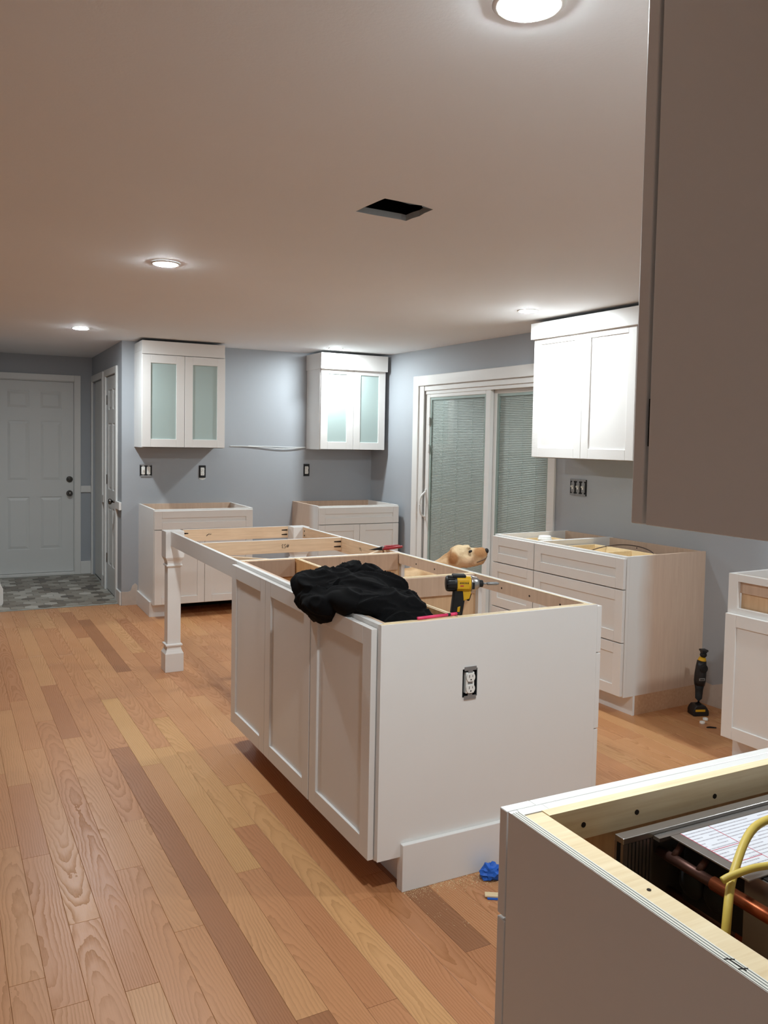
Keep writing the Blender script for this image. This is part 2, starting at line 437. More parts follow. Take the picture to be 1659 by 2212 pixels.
EX0, EX1 = 0.265, 1.03
we = boxes('wall_entry', [(XW, EX0, YE, YE+T, -0.05, H+0.1), (EX1, XL+T, YE, YE+T, -0.05, H+0.1), (EX0, EX1, YE, YE+T, 2.03, H+0.1)], 'wall')
struct(we, 'blue-grey end wall of the hall around the entry door', 'wall')
wl = boxes('wall_left', [(XW-T, XW, YN-T, YE+T, -0.05, H+0.1)], 'wall'); struct(wl, 'blue-grey wall on the far left of the open room', 'wall')
wl2 = bx('wall_partition', 0.06, 0.16, 7.66, YE, -0.05, H+0.1, 'wall'); struct(wl2, 'blue-grey partition on the left of the entry hall', 'wall')
wn = bx('wall_near', XW, XM, YN-T, YN, -0.05, H+0.1, 'wall'); struct(wn, 'blue-grey wall behind the camera', 'wall')
wn2 = bx('wall_kitchen', 0.82, XR+0.17, 0.28, 0.42, -0.05, H+0.1, 'wall'); struct(wn2, 'blue-grey wall behind the nearest cabinets', 'wall')

# ceiling with a ragged register hole
hole = [(1.249,2.716),(1.252,2.655),(1.258,2.60),(1.262,2.56),(1.267,2.523),(1.32,2.527),(1.37,2.540),(1.415,2.532),(1.425,2.548),(1.473,2.555),(1.470,2.61),(1.474,2.655),(1.466,2.69),(1.463,2.737),(1.44,2.731),(1.38,2.727),(1.31,2.724)]
bm = bmesh.new()
hv = [bm.verts.new((x, y, H)) for x, y in hole]
gx = [XW, 1.15, 1.56, XM]; gy = [YN, 2.43, 2.82, YE+T]
gv = [[bm.verts.new((x, y, H)) for y in gy] for x in gx]
for i in range(3):
    for j in range(3):
        if i == 1 and j == 1: continue
        bm.faces.new((gv[i][j], gv[i+1][j], gv[i+1][j+1], gv[i][j+1]))
ov = [gv[1][1], gv[2][1], gv[2][2], gv[1][2]]
def ed(a, b): return bm.edges.get((a, b)) or bm.edges.new((a, b))
es = [ed(ov[i], ov[(i+1)%4]) for i in range(4)] + [ed(hv[i], hv[(i+1)%len(hv)]) for i in range(len(hv))]
bmesh.ops.triangle_fill(bm, use_beauty=True, use_dissolve=False, edges=es)
kill = [f for f in bm.faces if all(v in hv for v in f.verts)]
if kill: bmesh.ops.delete(bm, geom=kill, context='FACES_ONLY')
for f in bm.faces:
    if f.normal.z > 0: f.normal_flip()
me = bpy.data.meshes.new('ceiling'); bm.to_mesh(me); bm.free()
ce = bpy.data.objects.new('ceiling', me); COL.objects.link(ce); me.materials.append(M['ceil'])
struct(ce, 'white ceiling with a square hole cut for a vent', 'ceiling')
bm = bmesh.new()
lo = [bm.verts.new((x, y, H)) for x, y in hole]; hi = [bm.verts.new((x, y, H+0.022)) for x, y in hole]
for i in range(len(hole)):
    j = (i+1) % len(hole); bm.faces.new((lo[i], lo[j], hi[j], hi[i]))
ob('cut_edge', bm, 'drygrey', ce)
boxes('duct_cavity', [(1.10, 1.12, 2.4, 2.85, H+0.022, H+0.5), (1.60, 1.62, 2.4, 2.85, H+0.022, H+0.5), (1.10, 1.62, 2.38, 2.40, H+0.022, H+0.5), (1.10, 1.62, 2.85, 2.87, H+0.022, H+0.5), (1.10, 1.62, 2.38, 2.87, H+0.5, H+0.52)], 'dark', ce)
bx('roof_deck', XW-T, XM, YN-T, YE+T, H+0.55, H+0.6, 'dark', ce)

# ------------------------------------------------------------------ ceiling lamps
def lamp(x, y, label):
    t = thing('recessed_light', label, 'light', (x, y, H), 0, 'flat round ceiling lights')
    bm = bmesh.new()
    pr = [(0.056, -0.001), (0.066, -0.001), (0.068, -0.003), (0.065, -0.006), (0.058, -0.008), (0.054, -0.007)]
    seg = 32; rings = [[bm.verts.new((r*math.cos(2*PI*k/seg), r*math.sin(2*PI*k/seg), z)) for k in range(seg)] for r, z in pr]
    for i in range(len(rings)):
        for k in range(seg): bm.faces.new((rings[i][k], rings[i][(k+1)%seg], rings[(i+1)%len(rings)][(k+1)%seg], rings[(i+1)%len(rings)][k]))
    ob('trim_ring', bm, 'trim', t, smooth=True)
    bm = bmesh.new(); c = bm.verts.new((0, 0, -0.0118)); seg = 20
    rgs = [[bm.verts.new((r*math.cos(2*PI*k/seg), r*math.sin(2*PI*k/seg), z)) for k in range(seg)] for r, z in ((0.0550, -0.0066), (0.052, -0.0097), (0.036, -0.0113))]
    for i in range(2):
        for k in range(seg): bm.faces.new((rgs[i][k], rgs[i+1][k], rgs[i+1][(k+1)%seg], rgs[i][(k+1)%seg]))
    for k in range(seg): bm.faces.new((c, rgs[2][(k+1)%seg], rgs[2][k]))
    bmesh.ops.recalc_face_normals(bm, faces=bm.faces[:])
    if sum(f.normal.z for f in bm.faces) > 0:
        for f in bm.faces: f.normal_flip()
    me = bpy.data.meshes.new('lens'); bm.to_mesh(me); bm.free(); me.materials.append(M['lens'])
    o = bpy.data.objects.new('lens', me); COL.objects.link(o); o.parent = t
    return t
lamp(0.848, 3.964, 'round ceiling light over the aisle left of the island')
lamp(0.794, 6.685, 'round ceiling light just before the entry hall, farthest left')
lamp(3.080, 4.154, 'round ceiling light close to the solid-door white wall cabinet')
lamp(2.955, 6.800, 'round ceiling light just above the glass wall cabinet in the corner')
lamp(0.935, 1.285, 'round ceiling light at the top edge of the picture')
lamp(-2.6, -1.8, 'added unseen fill light on the ceiling behind the camera')  # fill lamp added out of view to brighten the shaded near cabinet ends
lamp(3.05, 1.45, 'round ceiling light hidden beyond the dark near wall cabinet')

# ------------------------------------------------------------------ doors in the hall
def six_panel(parent, w, h, mat, y=0.0):      # slab in local x,z; front face toward -y at y
    st = 0.115*w/0.762; ms = 0.10*w/0.762
    cols = [(st, (w-ms)/2), ((w+ms)/2, w-st)]; rws = [(0.245, 0.79), (0.955, 1.575), (1.70, 1.885)]
    lst = [(0, w, y+0.008, y+0.035, 0, h), (0, st, y, y+0.01, 0, h), (w-st, w, y, y+0.01, 0, h), (cols[0][1], cols[1][0], y, y+0.01, 0, h)]
    zz = [0] + [v for r in rws for v in r] + [h]
    for i in range(0, len(zz), 2):
        lst.append((st, cols[0][1], y, y+0.0099, zz[i], zz[i+1])); lst.append((cols[1][0], w-st, y, y+0.0099, zz[i], zz[i+1]))
    boxes('slab', lst, mat, parent)
    for (a, b) in cols:
        for (c, d) in rws:
            bm = bmesh.new(); i0, i1 = 0.008, 0.036*w/0.762
            A = [bm.verts.new(p) for p in ((a+i0,y+0.0085,c+i0),(b-i0,y+0.0085,c+i0),(b-i0,y+0.0085,d-i0),(a+i0,y+0.0085,d-i0))]
            B = [bm.verts.new(p) for p in ((a+i1,y+0.002,c+i1),(b-i1,y+0.002,c+i1),(b-i1,y+0.002,d-i1),(a+i1,y+0.002,d-i1))]
            for k in range(4): bm.faces.new((A[k], A[(k+1)%4], B[(k+1)%4], B[k]))
            bm.faces.new(B); ob('panel', bm, mat, parent)
def knob(parent, x, z, y=0.0, s=1.0, name='knob'):
    k = None
    bm = bmesh.new(); lathe(bm, [(0.032*s,0),(0.032*s,0.006),(0.012*s,0.010),(0.011*s,0.035),(0.024*s,0.042),(0.028*s,0.055),(0.022*s,0.066),(0.004*s,0.070)], 20)
    bmesh.ops.rotate(bm, verts=bm.verts[:], cent=(0,0,0), matrix=Matrix.Rotation(PI/2, 3, 'X')); bmesh.ops.translate(bm, verts=bm.verts[:], vec=(x, y, z))
    return ob(name, bm, 'chrome', parent, smooth=True)
def casing(parent, x0, x1, zt, wdt, y=0.0, t=0.018, sides=(1, 1)):
    if sides[0]: bx('casing_side', x0-wdt, x0, y-t, y, 0.004, zt+wdt, 'trim', parent, 0.003)
    if sides[1]: bx('casing_side', x1, x1+wdt, y-t, y, 0.004, zt+wdt, 'trim', parent, 0.003)
    bx('casing_head', x0, x1, y-t, y, zt, zt+wdt, 'trim', parent, 0.003)
d1 = thing('door_1', 'white six-panel entry door at the end of the hall', 'door', (EX0, YE, 0)); d1['kind'] = 'structure'
wd = EX1-EX0
dl = bpy.data.objects.new('door_leaf', None); COL.objects.link(dl); dl.parent = d1; dl.location = (0.004, 0.03, 0.035)
six_panel(dl, wd-0.010, 1.985, 'doorw')
knob(dl, 0.716, 0.824, 0, 1.0); 
bm = bmesh.new(); lathe(bm, [(0.032,0),(0.032,0.012),(0.022,0.016),(0.010,0.018),(0.010,0.022),(0.003,0.023)], 20); bmesh.ops.rotate(bm, verts=bm.verts[:], cent=(0,0,0), matrix=Matrix.Rotation(PI/2, 3, 'X')); bmesh.ops.translate(bm, verts=bm.verts[:], vec=(0.716, 0, 0.972)); ob('deadbolt', bm, 'chrome', dl, smooth=True)
casing(d1, 0, wd, 2.03, 0.062)
boxes('threshold', [(0, wd, -0.02, 0.12, 0.004, 0.032)], 'trim', d1, 0.004)
boxes('jamb', [(-0.001, 0.003, 0.0, 0.13, 0.03, 2.03), (wd-0.005, wd+0.001, 0.0, 0.13, 0.03, 2.03), (0, wd, 0.0, 0.13, 2.022, 2.031), (0, wd, 0.09, 0.13, 0.03, 2.03)], 'doorw', d1)
# plain hall door beside the entry door, six-panel closet door nearer (both on the hall side wall, facing -X)
d2 = thing('door_2', 'plain white door on the hall wall next to the entry door', 'door', (XL, D2[1], 0), -PI/2); d2['kind'] = 'structure'
boxes('slab', [(0.004, D2[1]-D2[0]-0.004, 0.02, 0.055, 0.012, 2.026)], 'doorw', d2, 0.002)
casing(d2, 0, D2[1]-D2[0], 2.03, 0.06)
bx('strike_plate', D2[1]-D2[0]-0.012, D2[1]-D2[0]-0.002, 0.014, 0.02, 0.93, 1.0, 'chrome', d2)
d3 = thing('door_3', 'narrow white six-panel closet door with a dark knob', 'door', (XL, D3[1], 0), -PI/2); d3['kind'] = 'structure'
dl = bpy.data.objects.new('door_leaf', None); COL.objects.link(dl); dl.parent = d3; dl.location = (0.003, 0.004, 0.014)
six_panel(dl, D3[1]-D3[0]-0.006, 2.01, 'doorw'); knob(dl, 0.52, 0.87, 0, 1.0)
for z in (0.25, 1.0, 1.75): bx('hinge', -0.008, 0.006, -0.008, 0.006, z, z+0.09, 'chrome', dl, 0.002)
casing(d3, 0, D3[1]-D3[0], 2.03, 0.06)
# chair rails and baseboards
def trim(name, x0, x1, y0, y1, z0, z1, label): struct(bx(name, x0, x1, y0, y1, z0, z1, 'trim', None, 0.004), label, 'trim')
trim('trim_1', EX1+0.062, XL, YE-0.022, YE, 0.87, 0.94, 'white chair rail between the entry door and the corner')
trim('trim_2', XL-0.022, XL, D3[1]+0.062, D2[0]-0.062, 0.83, 0.90, 'white chair rail between the two hall wall doors')
trim('trim_3', XL-0.022, XL, YB+0.002, D3[0]-0.062, 0.83, 0.90, 'white chair rail stub between the closet door and the wall corner')
trim('baseboard_entry', EX1+0.062, XL, YE-0.016, YE, 0.004, 0.14, 'white baseboard beside the entry door')
trim('baseboard_hall', XL-0.016, XL, D3[1]+0.062, D2[0]-0.062, 0.004, 0.12, 'white baseboard between the two hall wall doors')
trim('baseboard_corner', XL-0.016, XL, YB+0.002, D3[0]-0.062, 0.0, 0.12, 'white baseboard at the outer wall corner')
# unpainted strip where the baseboard is missing
bm = bmesh.new(); prism(bm, [(XL+0.001, 0.0), (1.345, 0.0), (1.345, 0.17), (1.325, 0.19), (1.30, 0.17), (1.285, 0.125), (1.262, 0.118), (XL+0.001, 0.12)], YB-0.003, YB+0.001)
o = ob('raw_wall_patch', bm, 'drywall'); tag(o, 'raw unpainted drywall strip low on the wall beside the left base cabinet', 'wall patch')
o['kind'] = 'structure'
bx('raw_wall_patch', 0, 0, 0, 0, 0, 0, 'drywall') if False else None
bm = bmesh.new(); prism(bm, [(-1.60, 0.0), (-0.93, 0.0), (-0.93, 0.13), (-1.02, 0.12), (-1.10, 0.15), (-1.2, 0.125), (-1.3, 0.11), (-1.60, 0.10)], -0.003, 0.001)
for v in bm.verts: v.co = (v.co.y, v.co.x, v.co.z)
o = ob('raw_wall_patch', bm, 'drywall'); o.location = (XR, 4.3, 0); o.rotation_euler = (0, 0, PHI); tag(o, 'raw drywall patch at floor level behind the gap in the right cabinets', 'wall patch'); o['kind'] = 'structure'
# baseboard heater end at the left edge
t = thing('baseboard_heater', 'end of a white baseboard heater at the left picture edge', 'heater', (0.162, 7.68, 0.0))
bm = bmesh.new(); prism(bm, [(0, 0.0), (0.112, 0.0), (0.125, 0.03), (0.125, 0.15), (0.09, 0.215), (0, 0.215)], 0.0, 0.022); ob('end_cap', bm, 'trim', t, 0.004)
bm = bmesh.new(); prism(bm, [(0, 0.19), (0.06, 0.19), (0.085, 0.205), (0.085, 0.212), (0, 0.212)], 0.022, 1.2); ob('top_cover', bm, 'trim', t)
bx('front_cover', 0.108, 0.116, 0.022, 1.2, 0.04, 0.15, 'trim', t); bx('fin_core', 0.01, 0.10, 0.022, 1.2, 0.05, 0.13, 'dark', t)

# ------------------------------------------------------------------ sliding glass door (right wall, faces -X; local x runs toward the camera)
SW = SS1-SS0
sd = thing('door_4', 'white sliding glass patio door with closed blinds between the panes', 'sliding door', RW(SS1, 0), RWA); sd['kind'] = 'structure'
cw = 0.085
bx('casing_side', -cw-0.075, -0.073, -0.02, 0.0, 0.0, SZ+0.09, 'trim', sd, 0.004)
bx('casing_side', SW, SW+0.075, -0.02, 0.0, 0.0, SZ+0.09, 'trim', sd, 0.004)
bx('casing_head', -0.073, SW, -0.02, 0.0, SZ, SZ+0.09, 'trim', sd, 0.004)
boxes('outer_frame', [(-0.073, 0.0, -0.006, 0.10, 0.0, SZ), (SW-0.012, SW, 0.0, 0.10, 0.0, SZ), (0, SW, 0.0, 0.10, SZ-0.045, SZ), (0, SW, 0.0, 0.10, 0.0, 0.04)], 'trim', sd, 0.003)
bx('head_track', 0.0, SW-0.012, 0.012, 0.03, SZ-0.075, SZ-0.045, 'trim', sd, 0.002)
def sash(x0, x1, y, st):
    s = bpy.data.objects.new('sash', None); COL.objects.link(s); s.parent = sd
    z0, z1 = 0.05, SZ-0.05
    boxes('sash_frame', [(x0, x0+st, y, y+0.035, z0, z1), (x1-st, x1, y, y+0.035, z0, z1), (x0+st, x1-st, y, y+0.035, z1-0.055, z1), (x0+st, x1-st, y, y+0.035, z0, z0+0.09)], 'trim', s, 0.004)
    a, b, c, d = x0+st, x1-st, z0+0.09, z1-0.055
    boxes('glazing_bead', [(a, a+0.022, y+0.006, y+0.03, c, d), (b-0.022, b, y+0.006, y+0.03, c, d), (a+0.022, b-0.022, y+0.006, y+0.03, d-0.022, d), (a+0.022, b-0.022, y+0.006, y+0.03, c, c+0.022)], 'pale', s)
    bx('pane', a+0.02, b-0.02, y+0.008, y+0.011, c+0.02, d-0.02, 'glass', s)
    bm = bmesh.new(); n = int((d-c-0.04)/0.0135)
    for i in range(n):
        z = c+0.024+i*0.0135
        v = [bm.verts.new(p) for p in ((a+0.024, y+0.016, z), (b-0.024, y+0.016, z), (b-0.024, y+0.022, z+0.0130), (a+0.024, y+0.022, z+0.0130))]
        u = [bm.verts.new((q.co.x, q.co.y+0.0012, q.co.z+0.0004)) for q in v]
        bm.faces.new(v); bm.faces.new(u[::-1])
        for k in range(4): bm.faces.new((v[(k+1)%4], v[k], u[k], u[(k+1)%4]))
    o = ob('blind_slats', bm, 'slat', s); o['kind'] = 'stuff'
    bx('rear_pane', a+0.02, b-0.02, y+0.026, y+0.029, c+0.02, d-0.02, 'glass', s)
    for fx in (0.22, 0.5, 0.78):
        xx = a+0.02+(b-a-0.04)*fx; bx('ladder_cord', xx-0.0006, xx+0.0006, y+0.0125, y+0.0132, c+0.02, d-0.02, 'pale', s)
    return s
s1 = sash(0.003, 0.945, 0.018, 0.062); s2 = sash(0.90, SW-0.008, 0.058, 0.075)
bx('night_backing', -0.05, SW, 0.13, 0.136, 0.0, SZ, 'dark', sd)
hp = spline([(0.03, 0.016, 0.80), (0.03, -0.03, 0.83), (0.03, -0.045, 0.90), (0.03, -0.035, 0.98), (0.03, 0.014, 1.03)], 6)
tb('handle', hp, [0.009]*len(hp), 'trim', s1); bx('handle_plate', 0.018, 0.042, 0.008, 0.018, 0.78, 1.05, 'trim', s1, 0.004)
for z in (1.38, 1.62): bx('latch', 0.05, 0.075, 0.006, 0.018, z, z+0.07, 'trim', s1, 0.003)

# ------------------------------------------------------------------ cabinets
def shaker(name, parent, x0, x1, z0, z1, y=-0.022, t=0.02, st=0.058, mat='white', glass=False):
    lst = [(x0, x0+st, y, y+t, z0, z1), (x1-st, x1, y, y+t, z0, z1), (x0+st, x1-st, y, y+t, z0, z0+st), (x0+st, x1-st, y, y+t, z1-st, z1)]
    o = boxes(name, lst, mat, parent, 0.0018)
    if glass: bx('glass_pane', x0+st-0.002, x1-st+0.002, y+0.008, y+0.012, z0+st-0.002, z1-st+0.002, 'frost', o)
    else: bx('panel', x0+st-0.001, x1-st+0.001, y+0.009, y+0.016, z0+st-0.001, z1-st+0.001, mat, o)
    return o
def holes(parent, pts, r=0.004, ax='y'):
    for p in pts:
        bm = bmesh.new(); lathe(bm, [(r, -0.0006), (r, 0.0006)], 10)
        if ax == 'y': bmesh.ops.rotate(bm, verts=bm.verts[:], cent=(0,0,0), matrix=Matrix.Rotation(PI/2, 3, 'X'))
        if ax == 'x': bmesh.ops.rotate(bm, verts=bm.verts[:], cent=(0,0,0), matrix=Matrix.Rotation(PI/2, 3, 'Y'))
        bmesh.ops.translate(bm, verts=bm.verts[:], vec=p); ob('screw_hole', bm, 'hole', parent)
def carcass(t, w, dp, h=BT, toe=0.108, left='white', right='white', frame='white', inside='inner', kick='white', kickrange=None, back=True, nail=True):
    bx('side_panel', 0, 0.018, 0.02, dp, toe, h, left, t); bx('side_panel', w-0.018, w, 0.02, dp, toe, h, right, t)
    bx('bottom_panel', 0.018, w-0.018, 0.02, dp-0.006, toe, toe+0.016, inside, t)
    if back: bx('back_panel', 0.018, w-0.018, dp-0.010, dp-0.002, toe+0.016, h-0.002, inside, t)
    if nail:
        bx('back_nailer', 0.018, w-0.018, dp-0.030, dp-0.0105, h-0.088, h-0.001, 'plyv', t)
        bx('front_nailer', 0.0185, w-0.0185, 0.0205, 0.036, h-0.088, h-0.0015, 'plyv', t)
    a, b = kickrange or (0.0, w)
    bx('toe_kick', a, b, 0.075, 0.09, 0.0, toe, kick, t)
    bx('side_base', 0, 0.016, 0.09, dp, 0.0, toe, left if left != 'rawend' else 'toe', t); bx('side_base', w-0.016, w, 0.09, dp, 0.0, toe, right if right != 'rawend' else 'toe', t)
def frame(t, w, rails, h=BT, toe=0.108, st=0.038, mat='white', mids=()):
    lst = [(0, st, 0, 0.02, toe, h), (w-st, w, 0, 0.02, toe, h)]
    for z0, z1 in rails: lst.append((st, w-st, 0, 0.02, z0, z1))
    for x in mids: lst.append((x-st/2, x+st/2, 0, 0.0195, toe, h))
    return boxes('face_frame', lst, mat, t, 0.001)
def wall_cab(name, label, loc, rot, w, glass, crown, z1=2.155, hgt=None, filler=0.0, crownext=0.008):
    t = thing(name, label, 'cabinet', loc, rot)
    zb = UB; dp = 0.326
    bx('side_panel', 0, 0.018, 0, dp, zb, z1+0.03, 'white', t, 0.001); bx('side_panel', w-0.018, w, 0, dp, zb, z1+0.03, 'white', t, 0.001)
    bx('bottom_panel', 0.018, w-0.018, 0.0, dp, zb, zb+0.018, 'white', t); bx('top_panel', 0.018, w-0.018, 0.0, dp, z1+0.0, z1+0.018, 'white', t)
    bx('back_panel', 0.018, w-0.018, dp-0.012, dp-0.001, zb+0.018, z1, 'white', t)
    bx('face_frame', 0, w, 0.0, 0.018, zb, z1, 'white', t) if not glass else boxes('face_frame', [(0.018, 0.04, 0, 0.018, zb, z1), (w-0.04, w-0.018, 0, 0.018, zb, z1), (0.04, w-0.04, 0, 0.018, zb, zb+0.04), (0.04, w-0.04, 0, 0.018, z1-0.04, z1)], 'white', t)
    mid = w/2
    g = 0.0015
    for (a, b) in ((0.004, mid-g), (mid+g, w-0.004-filler)):
        d = shaker('door', t, a, b, zb+0.004, z1-0.004, glass=glass, st=0.068 if glass else 0.062)
    if filler: bx('filler_strip', w-filler, w, -0.012, 0.0, zb, z1, 'white', t, 0.001)
    if glass:
        for z in (zb+0.290, zb+0.540): sh = bx('shelf', 0.02, w-0.02, 0.004, dp-0.013, z, z+0.016, 'white', t); bx('shelf_edge', 0.02, w-0.02, -0.0008, 0.0039, z-0.001, z+0.017, 'shelfdark', sh)  # front edge darkened to draw the shelf line behind the pane
    if crown == 'proud':
        boxes('crown_board', [(-crownext, w+crownext, -0.045, -0.024, z1-0.03, H-0.022), (-crownext, -0.0002, -0.024, dp, z1-0.03, H-0.022), (w+0.0002, w+crownext, -0.024, dp, z1-0.03, H-0.022)], 'white', t, 0.001)
    else:
        boxes('crown_board', [(0, w-0.008, -0.022, -0.004, z1+0.001, H-0.022), (0, 0.016, -0.004, dp, z1+0.031, H-0.022), (w-0.024, w-0.008, -0.004, dp, z1+0.031, H-0.022)], 'white', t, 0.001)
    return t
wall_cab('glass_wall_cabinet', 'white wall cabinet with two frosted glass doors nearest the hall corner', (1.312, YB-0.326, 0), 0, 0.705, True, 'flush')
wall_cab('glass_wall_cabinet', 'white wall cabinet with two frosted glass doors in the room corner', (2.905, YB-0.326, 0), 0, 0.664, True, 'proud', z1=2.150)
wall_cab('wall_cabinet', 'white wall cabinet with two solid shaker doors beside the sliding door', RW(0.208, 0.326), RWA, 0.935, False, 'proud', z1=2.19, filler=0.03)

# base cabinets against the back wall
dpB = 0.632
t = thing('base_cabinet', 'white topless base cabinet under the left glass cabinet, dark open toe space', 'cabinet', (1.352, YB-dpB, 0))
w = 0.828
carcass(t, w, dpB, kickrange=(0.0, 0.20)); frame(t, w, [(BT-0.038, BT), (0.70, 0.738), (0.108, 0.14)])
shaker('drawer_front', t, 0.006, w-0.006, 0.724, BT-0.012)
shaker('door', t, 0.006, w/2-0.0015, 0.114, 0.718); shaker('door', t, w/2+0.0015, w-0.006, 0.114, 0.718)
bx('skirting', -0.016, 0.0, 0.075, dpB, 0.0, 0.125, 'white', t, 0.002)
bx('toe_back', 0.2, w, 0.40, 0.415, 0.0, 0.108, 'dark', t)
t = thing('base_cabinet', 'white topless base cabinet in the corner under the right glass cabinet', 'cabinet', (2.775, YB-dpB, 0))
w = 0.802
carcass(t, w, dpB, left='rawend'); frame(t, w, [(BT-0.038, BT), (0.70, 0.738), (0.108, 0.14)])
shaker('drawer_front', t, 0.006, w-0.006, 0.724, BT-0.012)
shaker('door', t, 0.006, w/2-0.0015, 0.114, 0.718); shaker('door', t, w/2+0.0015, w-0.006, 0.114, 0.718)

# drawer bases on the right wall
dpR = 0.620; hR = 0.876
yA0, yA1, yA2 = 0.220, -0.200, -0.941
def drawers(t, w, h=hR):
    zs = [(0.700, h-0.010), (0.410, 0.694), (0.116, 0.404)]
    for i, (a, b) in enumerate(zs):
        d = shaker('drawer_front', t, 0.004, w-0.004, a, b)
    # top drawer box
    bz0, bz1 = 0.735, h-0.035
    boxes('drawer_box', [(0.03, 0.043, 0.022, 0.45, bz0, bz1), (w-0.043, w-0.03, 0.022, 0.45, bz0, bz1), (0.043, w-0.043, 0.022, 0.035, bz0, bz1), (0.043, w-0.043, 0.437, 0.45, bz0, bz1), (0.043, w-0.043, 0.035, 0.437, bz0, bz0+0.008)], 'edge', t)
t = thing('drawer_base_cabinet', 'narrow white three-drawer base beside the sliding door', 'cabinet', RW(yA0, dpR), RWA)
w = yA0-yA1
carcass(t, w, dpR, h=hR); frame(t, w, [(hR-0.036, hR), (0.108, 0.13)], h=hR); drawers(t, w)
t = thing('drawer_base_cabinet', 'wide white three-drawer base with a bare veneer end panel', 'cabinet', RW(yA1, dpR), RWA)
w = yA1-yA2
carcass(t, w, dpR, h=hR, right='rawend'); frame(t, w, [(hR-0.036, hR), (0.108, 0.13)], h=hR); drawers(t, w)
holes(t, [(0.25, dpR-0.031, hR-0.04), (0.55, dpR-0.031, hR-0.045)])
bx('drawer_divider', 0.34, 0.349, 0.035, 0.437, 0.745, hR-0.037, 'edge', t)

# sink base further along the right wall
t = thing('sink_base_cabinet', 'white base cabinet with an open drawer slot at the right edge', 'cabinet', RW(-1.575, dpR), RWA)
w = 0.838
carcass(t, w, dpR, back=True)
frame(t, w, [(BT-0.034, BT), (0.69, 0.728), (0.108, 0.14)], st=0.05)
bx('slot_board', 0.05, w-0.05, 0.03, 0.042, 0.70, BT-0.03, 'ply', t)
shaker('door', t, 0.006, w/2-0.0015, 0.114, 0.700); shaker('door', t, w/2+0.0015, w-0.006, 0.114, 0.700)

# ------------------------------------------------------------------ island (slightly turned against the walls)
IR = 0.0146; IC = Vector((1.181, 2.320, 0))
def ip(x, y, z=0.0):
    return (IC.x + x*math.cos(IR) - y*math.sin(IR), IC.y + x*math.sin(IR) + y*math.cos(IR), z)
IW, IL = 0.900, 1.515
# left run (12 in deep) facing -X: one single-door unit nearest the camera, one double
def left_unit(label, y0, y1, doors):
    t = thing('island_cabinet', label, 'cabinet', ip(0, y1), -PI/2+IR)
    w = y1-y0; dp = 0.292
    bx('side_panel', 0, 0.016, 0.02, dp, 0.108, BT, 'inner', t); bx('side_panel', w-0.016, w, 0.02, dp, 0.108, BT, 'inner', t)
    bx('bottom_panel', 0.016, w-0.016, 0.02, dp, 0.108, 0.122, 'inner', t)
    bx('back_panel', 0.0, w, dp, dp+0.006, 0.108, BT, 'inner', t)
    frame(t, w, [(BT-0.04, BT), (0.108, 0.14)])
    bx('front_nailer', 0.0165, w-0.0165, 0.0205, 0.034, BT-0.08, BT-0.001, 'plyv', t)
    for a, b, c, d in ((0.0005, 0.0155, 0.021, dp), (w-0.0155, w-0.0005, 0.021, dp), (0.001, w-0.001, dp+0.0002, dp+0.0058)): bx('lit_top_edge', a, b, c, d, BT, BT+0.0006, 'edge', t)  # pale strips paint light from above onto the panel tops
    for a, b in doors: shaker('door', t, a, b, 0.112, BT-0.014, y=-0.024, t=0.021, st=0.062)
    bx('toe_kick', 0, w, 0.11, 0.125, 0.0, 0.108, 'white', t)
    return t
tl = left_unit('island cabinet with one shaker door next to the outlet end panel', 0.019, 0.521, [(0.002, 0.499)])
tl2 = left_unit('double-door island cabinet at the table-frame end', 0.523, IL-0.02, [(0.002, 0.472), (0.475, 0.967)])
bx('end_nailer', 0.016, 0.030, 0.04, 0.286, BT-0.085, BT-0.001, 'plyv', tl2)
# right run (24 in deep) facing +X, open fronts
def right_unit(label, y0, y1, near):
    t = thing('island_cabinet', label, 'cabinet', ip(IW, y0), PI/2+IR)
    w = y1-y0; dp = IW-0.302
    bx('side_panel', 0, 0.016, 0.02, dp, 0.108, BT, 'ply', t); bx('side_panel', w-0.016, w, 0.02, dp, 0.108, BT, 'ply', t)
    bx('bottom_panel', 0.016, w-0.016, 0.02, dp, 0.108, 0.124, 'ply', t); bx('back_panel', 0.016, w-0.016, dp-0.012, dp-0.001, 0.124, BT, 'ply', t)
    frame(t, w, [(BT-0.036, BT), (0.40, 0.436), (0.108, 0.14)])
    bx('front_nailer', 0.0165, w-0.0165, 0.0205, 0.032, BT-0.052, BT-0.001, 'plyv', t)
    holes(t, [(w*f, 0.0325, BT-0.03) for f in (0.2, 0.45, 0.7)])
    bx('side_nailer', w-0.030, w-0.0165, 0.036, dp-0.02, BT-0.085, BT-0.001, 'plyv', t)
    for a, b, c, d in ((0.0005, 0.0155, 0.021, dp), (w-0.0155, w-0.0005, 0.021, dp), (0.017, w-0.017, dp-0.0118, dp-0.0012), (0.017, w-0.017, 0.0207, 0.0318)): bx('lit_top_edge', a, b, c, d, BT, BT+0.0006, 'edge', t)  # paler top strips, overhead light put into the colour
    shaker('drawer_front', t, -0.017 if near else 0.004, w-0.004, 0.116, 0.416, y=-0.022)
    bx('toe_kick', 0, w, 0.075, 0.09, 0.0, 0.108, 'white', t)
    if near:
        bx('filler_strip', -0.019, 0.032, -0.022, -0.0005, 0.707, BT-0.006, 'white', t, 0.002)
        bx('filler_strip', -0.019, 0.032, -0.022, -0.0005, 0.42, 0.703, 'white', t, 0.002)
        bx('tool_shelf', 0.017, 0.20, dp-0.30, dp-0.013, 0.780, 0.795, 'ply', t)
    return t
right_unit('open-fronted island cabinet facing the range wall, behind the outlet panel', 0.019, 0.782, True)
right_unit('open-fronted island cabinet facing the sliding door, table-frame end', 0.784, IL-0.02, False)
